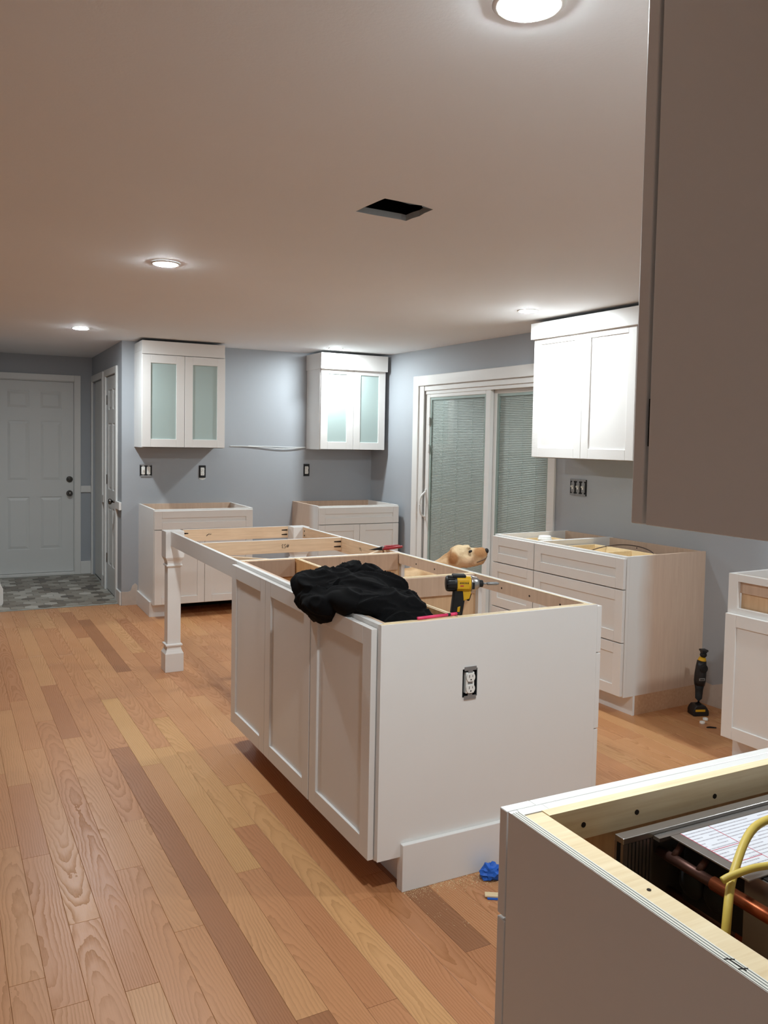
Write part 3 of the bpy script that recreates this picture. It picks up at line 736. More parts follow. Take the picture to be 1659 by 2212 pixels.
# end panels
t = thing('island_end_panel', 'large white island end panel with an outlet, facing the camera', 'panel', ip(0, 0), IR)
OX, OZ = 0.343, 0.661
boxes('panel', [(0, OX-0.030, 0, 0.018, 0.112, BT), (OX+0.030, IW, 0, 0.018, 0.112, BT), (OX-0.030, OX+0.030, 0, 0.018, 0.112, OZ-0.048), (OX-0.030, OX+0.030, 0, 0.018, OZ+0.048, BT)], 'white', t)
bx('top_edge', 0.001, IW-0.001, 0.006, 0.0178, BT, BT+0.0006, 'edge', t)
bx('base_board', 0.085, IW-0.03, -0.018, 0.0, 0.0, 0.157, 'white', t, 0.002)
bx('toe_block', 0.085, IW-0.08, 0.0, 0.018, 0.0, 0.112, 'white', t)
t = thing('island_end_panel', 'white island end panel on the side of the wooden table frame', 'panel', ip(0, IL), IR)
boxes('panel', [(0, IW, -0.018, 0, 0.112, BT), (0.11, IW-0.08, -0.018, 0, 0.0, 0.112)], 'white', t, 0.001)
# table frame on two posts
t = thing('island_table_frame', 'bare wood and white table frame extending the island on two square legs', 'table frame', ip(0, IL), IR)
LY = 2.825 - IL; LS = 0.115
def rail(name, x0, x1, y0, y1, mat='rail', z0=BT-0.09): return bx(name, x0, x1, y0, y1, z0, BT, mat, t, 0.001)
r1 = rail('side_rail', 0.0, 0.019, 0.001, LY+0.01, 'white'); r2 = rail('side_rail', IW-0.019, IW, 0.001, LY+0.01)
r2b = rail('side_rail_face', IW, IW+0.003, 0.001, LY+0.01, 'white')
rail('cross_rail', 0.02, IW-0.02, 0.69, 0.709, z0=BT-0.076); rail('cross_rail', LS-0.02, IW-LS+0.02, LY+0.075, LY+0.094, z0=BT-0.076)
for a, b, c, d in ((0.021, IW-0.021, 0.6905, 0.7085), (LS-0.018, IW-LS+0.018, LY+0.0755, LY+0.0935), (IW-0.0185, IW+0.0025, 0.002, LY)): bx('white_top', a, b, c, d, BT, BT+0.0006, 'white', t)  # thin white strips along the rail tops
for x, sgn in ((0.02, 1), (IW-0.02, -1)):
    bm = bmesh.new(); a = 0.15; wv = 0.016
    pts = [(x, a), (x, a+wv*1.4), (x+sgn*(a+wv*1.4), 0.001), (x+sgn*a, 0.001)]
    lo = [bm.verts.new((px, py, BT-0.085)) for px, py in pts]; hi = [bm.verts.new((px, py, BT-0.002)) for px, py in pts]
    bm.faces.new(lo); bm.faces.new(hi[::-1])
    for i in range(4): bm.faces.new((lo[i], lo[(i+1)%4], hi[(i+1)%4], hi[i]))
    ob('corner_brace', bm, 'rail', t)
def post(x0):
    bm = bmesh.new(); cx, cy = x0+LS/2, LY+LS/2
    prof = [(0.0575, 0.0), (0.0575, 0.115), (0.052, 0.125), (0.046, 0.14), (0.0435, 0.152), (0.0435, 0.160), (0.052, 0.163), (0.052, 0.172), (0.0415, 0.175),
            (0.0415, 0.662), (0.05, 0.666), (0.05, 0.674), (0.0435, 0.677), (0.0435, 0.688), (0.047, 0.700), (0.0535, 0.712), (0.0575, 0.722), (0.0575, BT)]
    rings = [[bm.verts.new((cx+sx*r, cy+sy*r, z)) for sx, sy in ((-1,-1),(1,-1),(1,1),(-1,1))] for r, z in prof]
    for i in range(len(rings)-1):
        for k in range(4): bm.faces.new((rings[i][k], rings[i][(k+1)%4], rings[i+1][(k+1)%4], rings[i+1][k]))
    bm.faces.new(rings[0][::-1]); bm.faces.new(rings[-1]); ob('leg', bm, 'white', t, 0.0015)
post(-0.03); post(IW+0.03-LS)
# pocket screw holes and pencil scrawls on the rails
def slot(p, dx, parent):
    bm = bmesh.new(); x, y, z = p
    prism(bm, [(x, z-0.005), (x+dx, z-0.003), (x+dx, z+0.003), (x, z+0.005)], y-0.0006, y+0.0006); ob('pocket_hole', bm, 'hole', parent)
for z in (BT-0.024, BT-0.054):
    slot((IW-0.024, 0.6895, z), -0.045, t); slot((LS-0.016, LY+0.0745, z), 0.03, t); slot((IW-LS+0.014, LY+0.0745, z), -0.04, t)
    bm = bmesh.new(); lathe(bm, [(0.006, -0.0006), (0.006, 0.0006)], 10); bmesh.ops.rotate(bm, verts=bm.verts[:], cent=(0,0,0), matrix=Matrix.Rotation(PI/2, 3, 'Y')); bmesh.ops.translate(bm, verts=bm.verts[:], vec=(IW-0.0195, LY-0.03, z)); ob('pocket_hole', bm, 'hole', t)
def scrawl(strokes, x, z, y, s, parent, name='pencil_mark', wdt=0.0011):
    bm = bmesh.new()
    for st in strokes: tube(bm, [(x+px*s, y, z+pz*s) for px, pz in st], wdt, 5)
    return ob(name, bm, 'ink', parent)
# digits written upside down: "#53"
hash_ = [[(0.0,0.1),(0.25,0.9)],[(0.3,0.05),(0.5,0.85)],[(-0.1,0.35),(0.6,0.45)],[(-0.05,0.65),(0.65,0.72)]]
five = [[(0.5,1),(0.05,0.95),(0.0,0.6),(0.35,0.58),(0.45,0.3),(0.3,0.05),(0.0,0.1)]]
three = [[(0.0,0.95),(0.4,0.95),(0.15,0.6),(0.42,0.4),(0.3,0.05),(0.0,0.1)]]
def flip(st, ox): return [[(-(px+ox), -pz) for px, pz in s] for s in st]
scrawl(flip(hash_, 0)+flip(five, 0.8)+flip(three, 1.5), 0.54, BT-0.025, 0.6895, 0.022, t)
scrawl([[(0,0),(0.5,0.6),(0.3,0.2),(1.0,0.9),(0.8,0.5),(1.5,0.8),(1.3,0.4),(1.9,0.7)], [(0.1,0.0),(0.3,0.15)]], 0.245, BT-0.045, LY+0.0745, 0.018, t)
bm = bmesh.new()
for st in ([(0,0),(0.5,1.0)], [(0.9,0.1),(1.2,0.9),(0.6,0.8)]): tube(bm, [(IW-0.0194, 0.42+a*0.02, BT-0.05+b*0.02) for a, b in st], 0.0011, 5)
ob('pencil_mark', bm, 'ink', t)

# ------------------------------------------------------------------ near base cabinet (faces +Y) and dark near wall cabinet
NX = 0.773; NW = 0.95; NYF = 1.058
t = thing('near_base_cabinet', 'topless base cabinet in the lower right corner with a shaded end panel', 'cabinet', (NX+NW, NYF, 0), PI)
w = NW
bx('end_panel', w-0.0155, w, 0.0, 0.625, 0.0, BT-0.0008, 'white', t)
bx('plywood_edge', w-0.0155, w-0.0006, 0.008, 0.62, BT-0.0008, BT+0.0002, 'plyedge', t)
bx('inner_side', w-0.050, w-0.0157, 0.022, 0.62, 0.108, BT-0.0004, 'edge', t, 0.001)
bx('side_panel', 0, 0.018, 0.02, 0.62, 0.108, BT, 'ply', t)
bx('bottom_panel', 0.018, w-0.05, 0.02, 0.615, 0.108, 0.124, 'inner', t); bx('back_panel', 0.018, w-0.05, 0.605, 0.615, 0.124, BT-0.002, 'inner', t)
boxes('face_frame', [(0, 0.04, 0, 0.0195, 0.108, BT), (w-0.066, w-0.0157, 0, 0.0195, 0.108, BT), (0.04, w-0.066, 0, 0.0195, BT-0.036, BT), (0.04, w-0.066, 0, 0.0195, 0.70, 0.73), (0.04, w-0.066, 0, 0.0195, 0.108, 0.14)], 'white', t, 0.001)
bx('front_nailer', 0.0185, w-0.0505, 0.0198, 0.040, BT-0.052, BT+0.0006, 'edge', t)
bx('front_backing', 0.0185, w-0.0505, 0.020, 0.034, 0.13, BT-0.0525, 'inner', t)
holes(t, [(w-0.12, 0.0406, BT-0.028), (w-0.235, 0.0406, BT-0.029), (w-0.42, 0.0406, BT-0.035), (w-0.6, 0.0406, BT-0.035)], 0.0045)
shaker('drawer_front', t, 0.004, w-0.003, 0.706, BT-0.004, y=-0.028, t=0.020); shaker('door', t, 0.004, w-0.003, 0.116, 0.700, y=-0.028, t=0.020)
bx('toe_kick', 0, w-0.016, 0.075, 0.09, 0.0, 0.108, 'white', t)
holes(t, [(w-0.034, 0.27, BT), (w-0.033, 0.46, BT)], 0.003, 'z')
# pencil strokes across the plywood edge
bm = bmesh.new()
for a in ([(w-0.003, 0.418), (w-0.014, 0.424)], [(w-0.003, 0.438), (w-0.014, 0.442)], [(w-0.008, 0.418), (w-0.009, 0.444)]):
    tube(bm, [(p[0], p[1], BT+0.0004) for p in a], 0.0007, 5)
ob('pencil_mark', bm, 'ink', t)
t = thing('near_wall_cabinet', 'large shaded wall cabinet end filling the upper right corner', 'cabinet', (NX+0.95, 0.783, 0), PI)
zb, zt = 1.374, H-0.02
bx('side_panel', w-0.018, w, 0.0, 0.36, zb, zt, 'white', t, 0.001); bx('side_panel', 0, 0.018, 0.0, 0.36, zb, zt, 'white', t)
bx('bottom_panel', 0.018, w-0.018, 0, 0.36, zb, zb+0.018, 'white', t); bx('back_panel', 0.018, w-0.018, 0.34, 0.358, zb+0.018, zt, 'white', t); bx('top_panel', 0.018, w-0.018, 0, 0.34, zt-0.018, zt, 'white', t)
bx('face_frame', 0.018, w-0.018, 0.0, 0.018, zb+0.018, zt-0.018, 'white', t)
shaker('door', t, 0.002, w/2-0.002, zb, zt-0.006, y=-0.027); shaker('door', t, w/2+0.002, w-0.0005, zb, zt-0.006, y=-0.027)
bx('bumper', w-0.006, w-0.001, -0.0026, 0.0, zb+0.10, zb+0.16, 'dark', t); holes(t, [(w-0.009, 0.13, zb-0.0003)], 0.003, 'z')

# ------------------------------------------------------------------ appliance in the near cabinet
AZ = 0.85
t = thing('downdraft_appliance', 'stainless steel appliance with copper tubes lowered into the nearest cabinet', 'appliance', (0.93, 0.985, AZ))
bx('flange', 0.0, 0.76, -0.020, 0.0, -0.010, 0.0, 'steel', t, 0.001); bx('flange_lip', 0.0, 0.76, -0.005, 0.0, -0.16, -0.010, 'steel', t)
boxes('ledge', [(0.063, 0.76, -0.034, -0.0205, -0.012, -0.006)], 'steel', t)
g = [(0.0, 0.010, -0.0195, -0.014, -0.16, -0.0105)]
for i in range(7): g.append((0.012+i*0.0078, 0.012+i*0.0078+0.0052, -0.0195, -0.0165, -0.16, -0.0105))
boxes('vent_grille', g, 'steel', t); bx('grille_backing', 0.0, 0.066, -0.0135, -0.0055, -0.16, -0.0105, 'dark', t)
bx('housing', 0.112, 0.76, -0.245, -0.040, -0.18, -0.0062, 'black', t); bx('top_plate', 0.082, 0.76, -0.188, -0.0385, -0.006, -0.003, 'steel', t, 0.0008)
bx('side_plate', 0.1085, 0.1115, -0.40, -0.16, -0.17, -0.008, 'steel', t); bx('rear_plate', 0.112, 0.76, -0.40, -0.246, -0.14, -0.009, 'galv', t)
bx('support_rail', 0.10, 0.76, -0.5, -0.41, -0.2, -0.17, 'steel', t)
lb = bx('warning_label', 0.0, 0.62, -0.130, 0.0, 0.0, 0.0004, 'print', t); lb.location = (0.101, -0.0405, -0.003)
rd = []
for (a, b, c, d) in ((0.0, 0.0014, -0.130, 0.0), (0.064, 0.0652, -0.130, 0.0), (0.0, 0.12, -0.130, -0.1288), (0.0, 0.064, -0.063, -0.0618), (0.0, 0.064, -0.104, -0.1028)): rd.append((a, b, c, d, 0.0004, 0.0006))
boxes('red_rule', rd, 'redink', lb)
bars = []; xx = 0.075; random.seed(3)
while xx < 0.16: wv = random.choice((0.001, 0.002, 0.003)); bars.append((xx, xx+wv, -0.146, -0.136, -0.0029, -0.0026)); xx += wv+random.choice((0.0012, 0.002))
boxes('barcode', [(a+0.07, b+0.07, c-0.03, d-0.03, e, f) for a, b, c, d, e, f in bars], 'black', t)
tb('old_copper_tube', [(0.079, -0.018, -0.036), (0.079, -0.07, -0.036), (0.079, -0.128, -0.036)], 0.0085, 'copperold', t, 12)
tb('copper_tube', [(0.079, -0.128, -0.036), (0.079, -0.27, -0.036), (0.079, -0.50, -0.036)], 0.0105, 'copper', t, 14)
tb('old_copper_tube', [(0.118, 0.0, -0.118), (0.118, -0.06, -0.118), (0.118, -0.145, -0.118)], 0.0075, 'copperold', t, 12)
tb('copper_tube', [(0.118, -0.145, -0.118), (0.118, -0.3, -0.118), (0.118, -0.52, -0.118)], 0.0082, 'copper', t, 14)
for y in (-0.05, -0.10):
    tb('tube_stub', [(0.079, y, -0.032), (0.10, y, -0.012)], 0.006, 'copperold', t)
    bm = bmesh.new(); ell(bm, (0.108, y-0.012, -0.075), (0.012, 0.026, 0.026), None, 2); ob('valve', bm, 'rubber', t, smooth=True)
bx('copper_fin', 0.1125, 0.14, -0.30, -0.155, -0.03, -0.0095, 'copperold', t) if False else None
tag(tb('yellow_cable', spline([(0.90, 0.70, 0.60), (0.905, 0.745, 0.72), (0.93, 0.765, 0.82), (0.985, 0.80, 0.868), (1.07, 0.83, 0.905), (1.16, 0.81, 0.90), (1.25, 0.72, 0.83), (1.3, 0.62, 0.80)], 8), 0.0062, 'cable'), 'yellow cable rising out of the nearest cabinet in an arch', 'cable')
tag(tb('yellow_cable', spline([(0.948, 0.790, 0.865), (0.965, 0.785, 0.872), (1.01, 0.775, 0.879), (1.08, 0.755, 0.875), (1.2, 0.70, 0.85), (1.3, 0.68, 0.81)], 8), 0.0052, 'cable'), 'yellow cable end lying level across the copper tube', 'cable')

# ------------------------------------------------------------------ wiring devices
def duplex(parent, y=-0.012):
    r = bpy.data.objects.new('receptacle', None); COL.objects.link(r); r.parent = parent
    bx('body', -0.017, 0.017, y+0.004, y+0.02, -0.036, 0.036, 'device', r, 0.002)
    for s in (1, -1):
        bm = bmesh.new(); pts = []
        for k in range(28):
            a = 2*PI*k/28; pts.append((0.0172*math.cos(a), max(-0.0145, min(0.0145, 0.0172*math.sin(a))) + s*0.0195))
        prism(bm, pts, y-0.001, y+0.005); f = ob('socket_face', bm, 'device', r, 0.0008)
        boxes('slot', [(-0.0075, -0.0055, y-0.0014, y-0.0008, s*0.0195+0.000, s*0.0195+0.009), (0.0055, 0.0072, y-0.0014, y-0.0008, s*0.0195+0.001, s*0.0195+0.008), (-0.0022, 0.0022, y-0.0014, y-0.0008, s*0.0195-0.0095, s*0.0195-0.005)], 'hole', r)
    return r
def yoke(parent, x=0.0, y=-0.004, metal='galv'):
    boxes('yoke', [(x-0.009, x+0.009, y, y+0.0015, -0.054, 0.054), (x-0.024, x+0.024, y-0.0004, y+0.0012, -0.056, -0.043), (x-0.024, x+0.024, y-0.0004, y+0.0012, 0.043, 0.056)], metal, parent)
def wallbox(parent, hw=0.028, hh=0.048, depth=0.05, cut=True, y0=0.0):
    boxes('outlet_box', [(-hw, hw, y0+0.012, y0+0.014, -hh, hh), (-hw, -hw+0.002, y0, y0+0.014, -hh, hh), (hw-0.002, hw, y0, y0+0.014, -hh, hh), (-hw, hw, y0, y0+0.014, -hh, -hh+0.002), (-hw, hw, y0, y0+0.014, hh-0.002, hh)], 'dark', parent)
o1 = thing('outlet', 'duplex outlet without cover plate in the white island end panel', 'outlet', ip(OX, 0, OZ), IR); wallbox(o1); yoke(o1, 0, -0.003); duplex(o1, -0.006)
def surfbox(parent, hw, hh): bx('outlet_box', -hw, hw, -0.0025, -0.0005, -hh, hh, 'rubber', parent)
o2 = thing('outlet', 'duplex outlet in a black box above the left base cabinet', 'outlet', (1.909, YB, 1.166), 0); surfbox(o2, 0.031, 0.055); yoke(o2, 0, -0.006, 'black'); duplex(o2, -0.012)
bm = bmesh.new(); prism(bm, [(-0.032, -0.056), (-0.024, -0.068), (0.0, -0.076), (0.022, -0.070), (0.033, -0.056)], -0.0015, -0.0002); ob('torn_drywall', bm, 'device', o2)
o3 = thing('outlet', 'duplex outlet at the edge of the shadow under the corner glass cabinet', 'outlet', (2.912, YB, 1.180), 0); surfbox(o3, 0.030, 0.058); yoke(o3, 0, -0.006, 'black'); duplex(o3, -0.012)
def toggle(parent, x, y=-0.012, body='device'):
    r = bpy.data.objects.new('switch', None); COL.objects.link(r); r.parent = parent
    bx('body', x-0.0155, x+0.0155, y+0.004, y+0.012, -0.033, 0.033, body, r, 0.002)
    bx('toggle_plate', x-0.006, x+0.006, y+0.001, y+0.004, -0.013, 0.013, 'device', r); bx('lever', x-0.004, x+0.004, y-0.012, y+0.002, 0.0, 0.012, 'device', r, 0.002)
o4 = thing('light_switch', 'bare two-gang light switch on the wall by the hall corner', 'switch', (1.412, YB, 1.176), 0); surfbox(o4, 0.052, 0.050)
for x in (-0.023, 0.023): yoke(o4, x, -0.006); toggle(o4, x)
o5 = thing('light_switch', 'bare three-gang light switch under the solid-door wall cabinet', 'switch', RW(0.118, 0, 1.180), RWA); surfbox(o5, 0.080, 0.055)
for x in (-0.05, 0.0, 0.05): yoke(o5, x, -0.006, 'galv'); toggle(o5, x, body='galv')
# cable run on the back wall
tag(tb('white_cable', spline([(2.16, YB-0.003, 1.398), (2.30, YB-0.006, 1.399), (2.45, YB-0.01, 1.393), (2.62, YB-0.012, 1.381), (2.75, YB-0.012, 1.383), (2.903, YB-0.008, 1.396)], 8), 0.0035, 'whitecable'), 'white cable strung between the two glass cabinets', 'cable')
tag(tb('white_cable', spline([(2.33, YB-0.004, 1.402), (2.55, YB-0.007, 1.400), (2.72, YB-0.008, 1.396), (2.895, YB-0.006, 1.398)], 8), 0.0028, 'whitecable'), 'upper straighter white cable ending at the corner glass cabinet', 'cable')

# ------------------------------------------------------------------ things on and around the island
def baked(name, bm, mat, parent=None, voxel=0.01, smooth_it=6, disp=None):
    me = bpy.data.meshes.new(name); bm.to_mesh(me); bm.free()
    o = bpy.data.objects.new(name, me); COL.objects.link(o)
    r = o.modifiers.new('r', 'REMESH'); r.mode = 'VOXEL'; r.voxel_size = voxel
    s = o.modifiers.new('s', 'SMOOTH'); s.iterations = smooth_it; s.factor = 0.5
    dg = bpy.context.evaluated_depsgraph_get(); dg.update()
    nm = bpy.data.meshes.new_from_object(o.evaluated_get(dg)); o.modifiers.clear(); o.data = nm; bpy.data.meshes.remove(me); nm.name = name
    nm.materials.clear(); nm.materials.append(M[mat] if isinstance(mat, str) else mat)
    if disp:
        ns = [v.normal.copy() for v in nm.vertices]
        for v, n in zip(nm.vertices, ns): v.co += n*disp(v.co)
    for p in nm.polygons: p.use_smooth = True
    if parent: o.parent = parent
    return o
# hooded sweatshirt heap
bm = bmesh.new()
for c, r in (((-0.045,0.42,0.885),(0.055,0.13,0.055)), ((-0.02,0.52,0.925),(0.07,0.10,0.05)), ((0.06,0.50,0.935),(0.10,0.15,0.055)), ((0.13,0.53,0.965),(0.07,0.06,0.045)), ((0.20,0.47,0.955),(0.06,0.07,0.045)),
             ((0.14,0.36,0.935),(0.13,0.16,0.055)), ((0.13,0.22,0.905),(0.13,0.16,0.055)), ((0.14,0.11,0.86),(0.11,0.09,0.055)), ((0.02,0.30,0.915),(0.07,0.12,0.04)), ((0.15,0.25,0.83),(0.12,0.2,0.09)), ((-0.035,0.585,0.912),(0.03,0.04,0.022))):
    ell(bm, c, r)
def folds(co):
    wv = Vector((noise.noise(co*6), noise.noise(co*6+Vector((5,2,1))), noise.noise(co*6+Vector((1,8,3)))))
    p = Vector((co.x*8+co.y*5, co.y*3.5-co.x*4, co.z*7)) + wv*0.7
    a = (1-min(1, abs(noise.noise(p))*2.2))**2; b = (1-min(1, abs(noise.noise(p*2.4+Vector((3,1,7))))*2.2))**2
    return 0.020*a + 0.007*b - 0.010
hd = baked('sweatshirt', bm, 'fleece', None, 0.005, 8, folds); hd.location = IC; hd.rotation_euler = (0, 0, IR)
tag(hd, 'black sweatshirt heaped over the island cabinet edge', 'sweatshirt')

# impact driver (local x = bit direction)
def impact():
    t = thing('impact_driver', 'yellow and black impact driver standing in the island cabinet', 'power tool', ip(0.385, 0.135, 0.7955), -0.40)
    z = 0.180
    bm = bmesh.new(); tube(bm, spline([(-0.055,0,z), (-0.048,0,z), (-0.03,0,z), (0.0,0,z), (0.02,0,z)], 3), [0.016,0.022,0.026,0.028,0.029,0.029,0.029,0.029,0.029,0.029,0.028,0.027,0.027], 20); ob('motor_housing', bm, 'black', t, 0, True)
    rb = bmesh.new()
    for i in range(5): box(rb, -0.052+0.002*abs(i-2), -0.024, -0.0305+0.002*abs(i-2), 0.0305-0.002*abs(i-2), z-0.018+i*0.009, z-0.0155+i*0.009)
    ob('vent_ribs', rb, 'rubber', t)
    bm = bmesh.new(); tube(bm, [(-0.016,0,z), (0.012,0,z), (0.034,0,z)], [0.0298,0.0295,0.0285], 20); ob('yellow_shell', bm, 'yellow', t, 0.001, True)
    boxes('top_grip', [(-0.03, 0.016, -0.02, 0.02, z+0.022, z+0.0325)], 'rubber', t, 0.003)
    lb = boxes('decal', [(-0.016, 0.026, -0.0302, -0.0290, z-0.014, z+0.016)], 'yellow', t)
    boxes('decal_print', [(-0.006, 0.006, -0.0308, -0.0302, z-0.006, z-0.002)], 'redink', lb)
    boxes('decal_text', [(-0.007+i*0.0055, -0.0042+i*0.0055, -0.0308, -0.0302, z+0.003, z+0.009) for i in range(6)] + [(-0.0155, -0.0145, -0.0308, -0.0302, z-0.012+j*0.004, z-0.0095+j*0.004) for j in range(7)], 'black', lb)
    bm = bmesh.new(); tube(bm, [(0.034,0,z), (0.04,0,z), (0.055,0,z), (0.066,0,z)], [0.0285,0.028,0.024,0.015], 20); ob('gear_case', bm, 'steel', t, 0, True)
    bx('case_bumper', 0.037, 0.046, -0.0292, 0.0292, z-0.016, z+0.008, 'rubber', t, 0.002)
    bm = bmesh.new(); tube(bm, [(0.064,0,z), (0.068,0,z), (0.078,0,z), (0.080,0,z)], [0.012,0.013,0.0125,0.009], 16); ob('chuck', bm, 'rubber', t, 0, True)
    bm = bmesh.new(); tube(bm, [(0.080,0,z), (0.094,0,z)], 0.0032, 8); tube(bm, [(0.094,0,z), (0.096,0,z), (0.128,0,z), (0.137,0,z)], [0.004,0.0058,0.0058,0.003], 10); ob('driver_bit', bm, 'galv', t, 0, True)
    bm = bmesh.new()
    prism(bm, [(-0.026, z-0.02), (0.022, z-0.02), (0.014, z-0.06), (0.008, z-0.10), (0.004, z-0.142), (-0.036, z-0.142), (-0.034, z-0.10), (-0.030, z-0.06)], -0.0165, 0.0165); ob('handle', bm, 'rubber', t, 0.006)
    bm = bmesh.new(); prism(bm, [(0.004, z-0.022), (0.036, z-0.026), (0.030, z-0.052), (0.008, z-0.06)], -0.017, 0.017); ob('trigger_surround', bm, 'yellow', t, 0.003)
    bm = bmesh.new(); prism(bm, [(0.026, z-0.034), (0.038, z-0.036), (0.036, z-0.048), (0.031, z-0.062), (0.022, z-0.06)], -0.008, 0.008); ob('trigger', bm, 'black', t, 0.002)
    bm = bmesh.new(); prism(bm, [(-0.012, z-0.082), (-0.002, z-0.078), (-0.006, z-0.118), (-0.016, z-0.122)], -0.0172, 0.0172); ob('grip_inlay', bm, 'yellow', t, 0.001)
    bx('battery', -0.052, 0.030, -0.034, 0.034, 0.0, 0.042, 'black', t, 0.005)
    return t
impact()
# pink marker on the end panel
t = thing('marker', 'bright pink marker lying on the top edge of the island end panel', 'marker', ip(0.146, 0.024, BT+0.0066), IR+0.085)
L = 0.176
bm = bmesh.new(); tube(bm, [(0, 0, 0), (0.001, 0, 0), (L*0.70, 0, 0)], [0.003, 0.0052, 0.0052], 12); ob('barrel', bm, 'pink', t, 0, True)
bm = bmesh.new(); tube(bm, [(L*0.70, 0, 0), (L*0.76, 0, 0)], 0.0054, 12); ob('band', bm, 'black', t, 0, True)
bm = bmesh.new(); tube(bm, [(L*0.76, 0, 0), (L*0.92, 0, 0)], 0.0056, 12); ob('cap', bm, 'pink', t, 0, True)
bm = bmesh.new(); tube(bm, [(L*0.92, 0, 0), (L*0.93, 0, 0), (L, 0, 0)], [0.006, 0.006, 0.0048], 12); ob('end_plug', bm, 'rubber', t, 0, True)
# red-handled snips on the far corner
t = thing('tin_snips', 'red-handled snips lying on the island frame corner', 'snips', ip(0.80, 1.60, BT+0.008), IR+0.16)
bm = bmesh.new(); prism(bm, [(-0.045, -0.001), (0.05, -0.009), (0.06, 0.010), (0.045, 0.012)], -0.004, 0.004)
bmesh.ops.rotate(bm, verts=bm.verts[:], cent=(0,0,0), matrix=Matrix.Rotation(0.0, 3, 'X')); ob('blades', bm, 'rubber', t, 0.001)
for s in (1, -1):
    pts = spline([(0.045, 0.0, 0.0), (0.075, s*0.016, 0.004+0.003*s), (0.115, s*0.026, 0.006), (0.155, s*0.020, 0.006), (0.168, s*0.010, 0.005)], 6)
    tb('handle', pts, 0.0075, 'red', t)
bm = bmesh.new(); lathe(bm, [(0.008, 0), (0.008, 0.016), (0.005, 0.018)], 14, (0.047, 0, -0.004)); ob('pivot', bm, 'galv', t)

# paper cup with lid in the left drawer base
t = thing('coffee_cup', 'white paper cup lid showing above the narrow drawer base', 'cup', (3.285, 4.19, 0.744))
bm = bmesh.new(); lathe(bm, [(0.029, 0), (0.0295, 0.002), (0.041, 0.124), (0.041, 0.126)], 28); ob('cup', bm, 'paper', t, 0, True)
bm = bmesh.new(); lathe(bm, [(0.043, 0.118), (0.0445, 0.122), (0.0445, 0.128), (0.041, 0.130), (0.039, 0.143), (0.036, 0.147), (0.033, 0.143), (0.004, 0.142)], 28); ob('lid', bm, 'device', t, 0, True)
tag(tb('brown_cable', spline([(3.40, 4.02, 0.78), (3.55, 3.97, 0.832), (3.63, 3.87, 0.858), (3.66, 3.74, 0.858), (3.62, 3.60, 0.842), (3.52, 3.52, 0.82), (3.42, 3.49, 0.79)], 8), 0.003, 'browncable'), 'thin brown cable arching inside the wide drawer base', 'cable')

# oscillating tool standing on its battery in the gap
t = thing('cordless_multitool', 'black and yellow cordless tool standing on its battery by the bare end panel', 'power tool', (3.60, 3.205, 0.0), -0.35)
bm = bmesh.new(); prism(bm, [(-0.044, 0), (0.044, 0), (0.046, 0.012), (0.044, 0.03), (0.034, 0.046), (0.024, 0.058), (-0.026, 0.058), (-0.038, 0.044), (-0.045, 0.026)], -0.036, 0.036); ob('battery', bm, 'black', t, 0.004)
bx('battery_stripe', -0.034, 0.022, -0.0372, -0.0358, 0.026, 0.038, 'yellow', t)
bm = bmesh.new(); tube(bm, [(0, 0, 0.055), (0, 0, 0.09), (0.001, 0, 0.14), (0.002, 0, 0.17)], [0.021, 0.018, 0.021, 0.026], 16); ob('grip', bm, 'rubber', t, 0, True)
bm = bmesh.new(); tube(bm, [(0.002, 0, 0.165), (0.003, 0, 0.19), (0.005, 0, 0.225), (0.008, 0, 0.27), (0.010, 0, 0.30)], [0.028, 0.031, 0.031, 0.028, 0.024], 18); ob('body', bm, 'black', t, 0, True)
bx('name_plate', -0.018, 0.016, -0.033, -0.030, 0.196, 0.210, 'galv', t, 0.002); bx('name_strip', -0.013, 0.011, -0.0336, -0.033, 0.200, 0.206, 'black', t)
bm = bmesh.new(); lathe(bm, [(0.024, 0), (0.024, 0.008), (0.013, 0.012)], 18); bmesh.ops.rotate(bm, verts=bm.verts[:], cent=(0,0,0), matrix=Matrix.Rotation(PI/2, 3, 'X')); bmesh.ops.translate(bm, verts=bm.verts[:], vec=(0.008, -0.022, 0.262)); ob('speed_dial', bm, 'rubber', t, 0.001)
bm = bmesh.new(); tube(bm, [(0.010, 0, 0.298), (0.012, 0, 0.305), (0.014, 0, 0.318)], [0.0235, 0.022, 0.017], 16); ob('collar', bm, 'yellow', t, 0, True)
bm = bmesh.new(); ell(bm, (0.018, 0, 0.332), (0.019, 0.019, 0.016), None, 2); ob('head', bm, 'rubber', t, 0, True)
boxes('blade_clamp', [(0.004, 0.034, -0.012, 0.012, 0.343, 0.352), (0.002, 0.036, -0.02, 0.02, 0.352, 0.362)], 'black', t, 0.001)
# small litter
for i, (x, y, lab) in enumerate(((3.56, 3.118, 'small white bottle cap touching the standing tool battery'), (3.50, 3.085, 'small white bottle cap on the floor farther from the tool'))):
    bm = bmesh.new(); lathe(bm, [(0.013, 0), (0.014, 0.001), (0.0135, 0.011), (0.011, 0.012), (0.0105, 0.005), (0.002, 0.004)], 18)
    o = ob('bottle_cap', bm, 'device', None, 0, True); o.location = (x, y, 0.0005); tag(o, lab, 'bottle cap', 'white bottle caps')
bm = bmesh.new(); prism(bm, [(0, 0), (0.03, 0.002), (0.045, 0.001), (0.05, 0.004), (0.02, 0.006), (0.005, 0.004)], -0.006, 0.006)
o = ob('wood_chip', bm, 'hole', None); o.location = (3.47, 3.03, 0.0005); o.rotation_euler = (0, 0, -0.6); tag(o, 'dark splinter of wood on the floor by the gap', 'wood chip')
t = thing('wood_shim', 'pale wooden shim with a scrap of blue tape near the corner cabinet', 'wood scrap', (1.50, 2.17, 0.0005), -0.55)
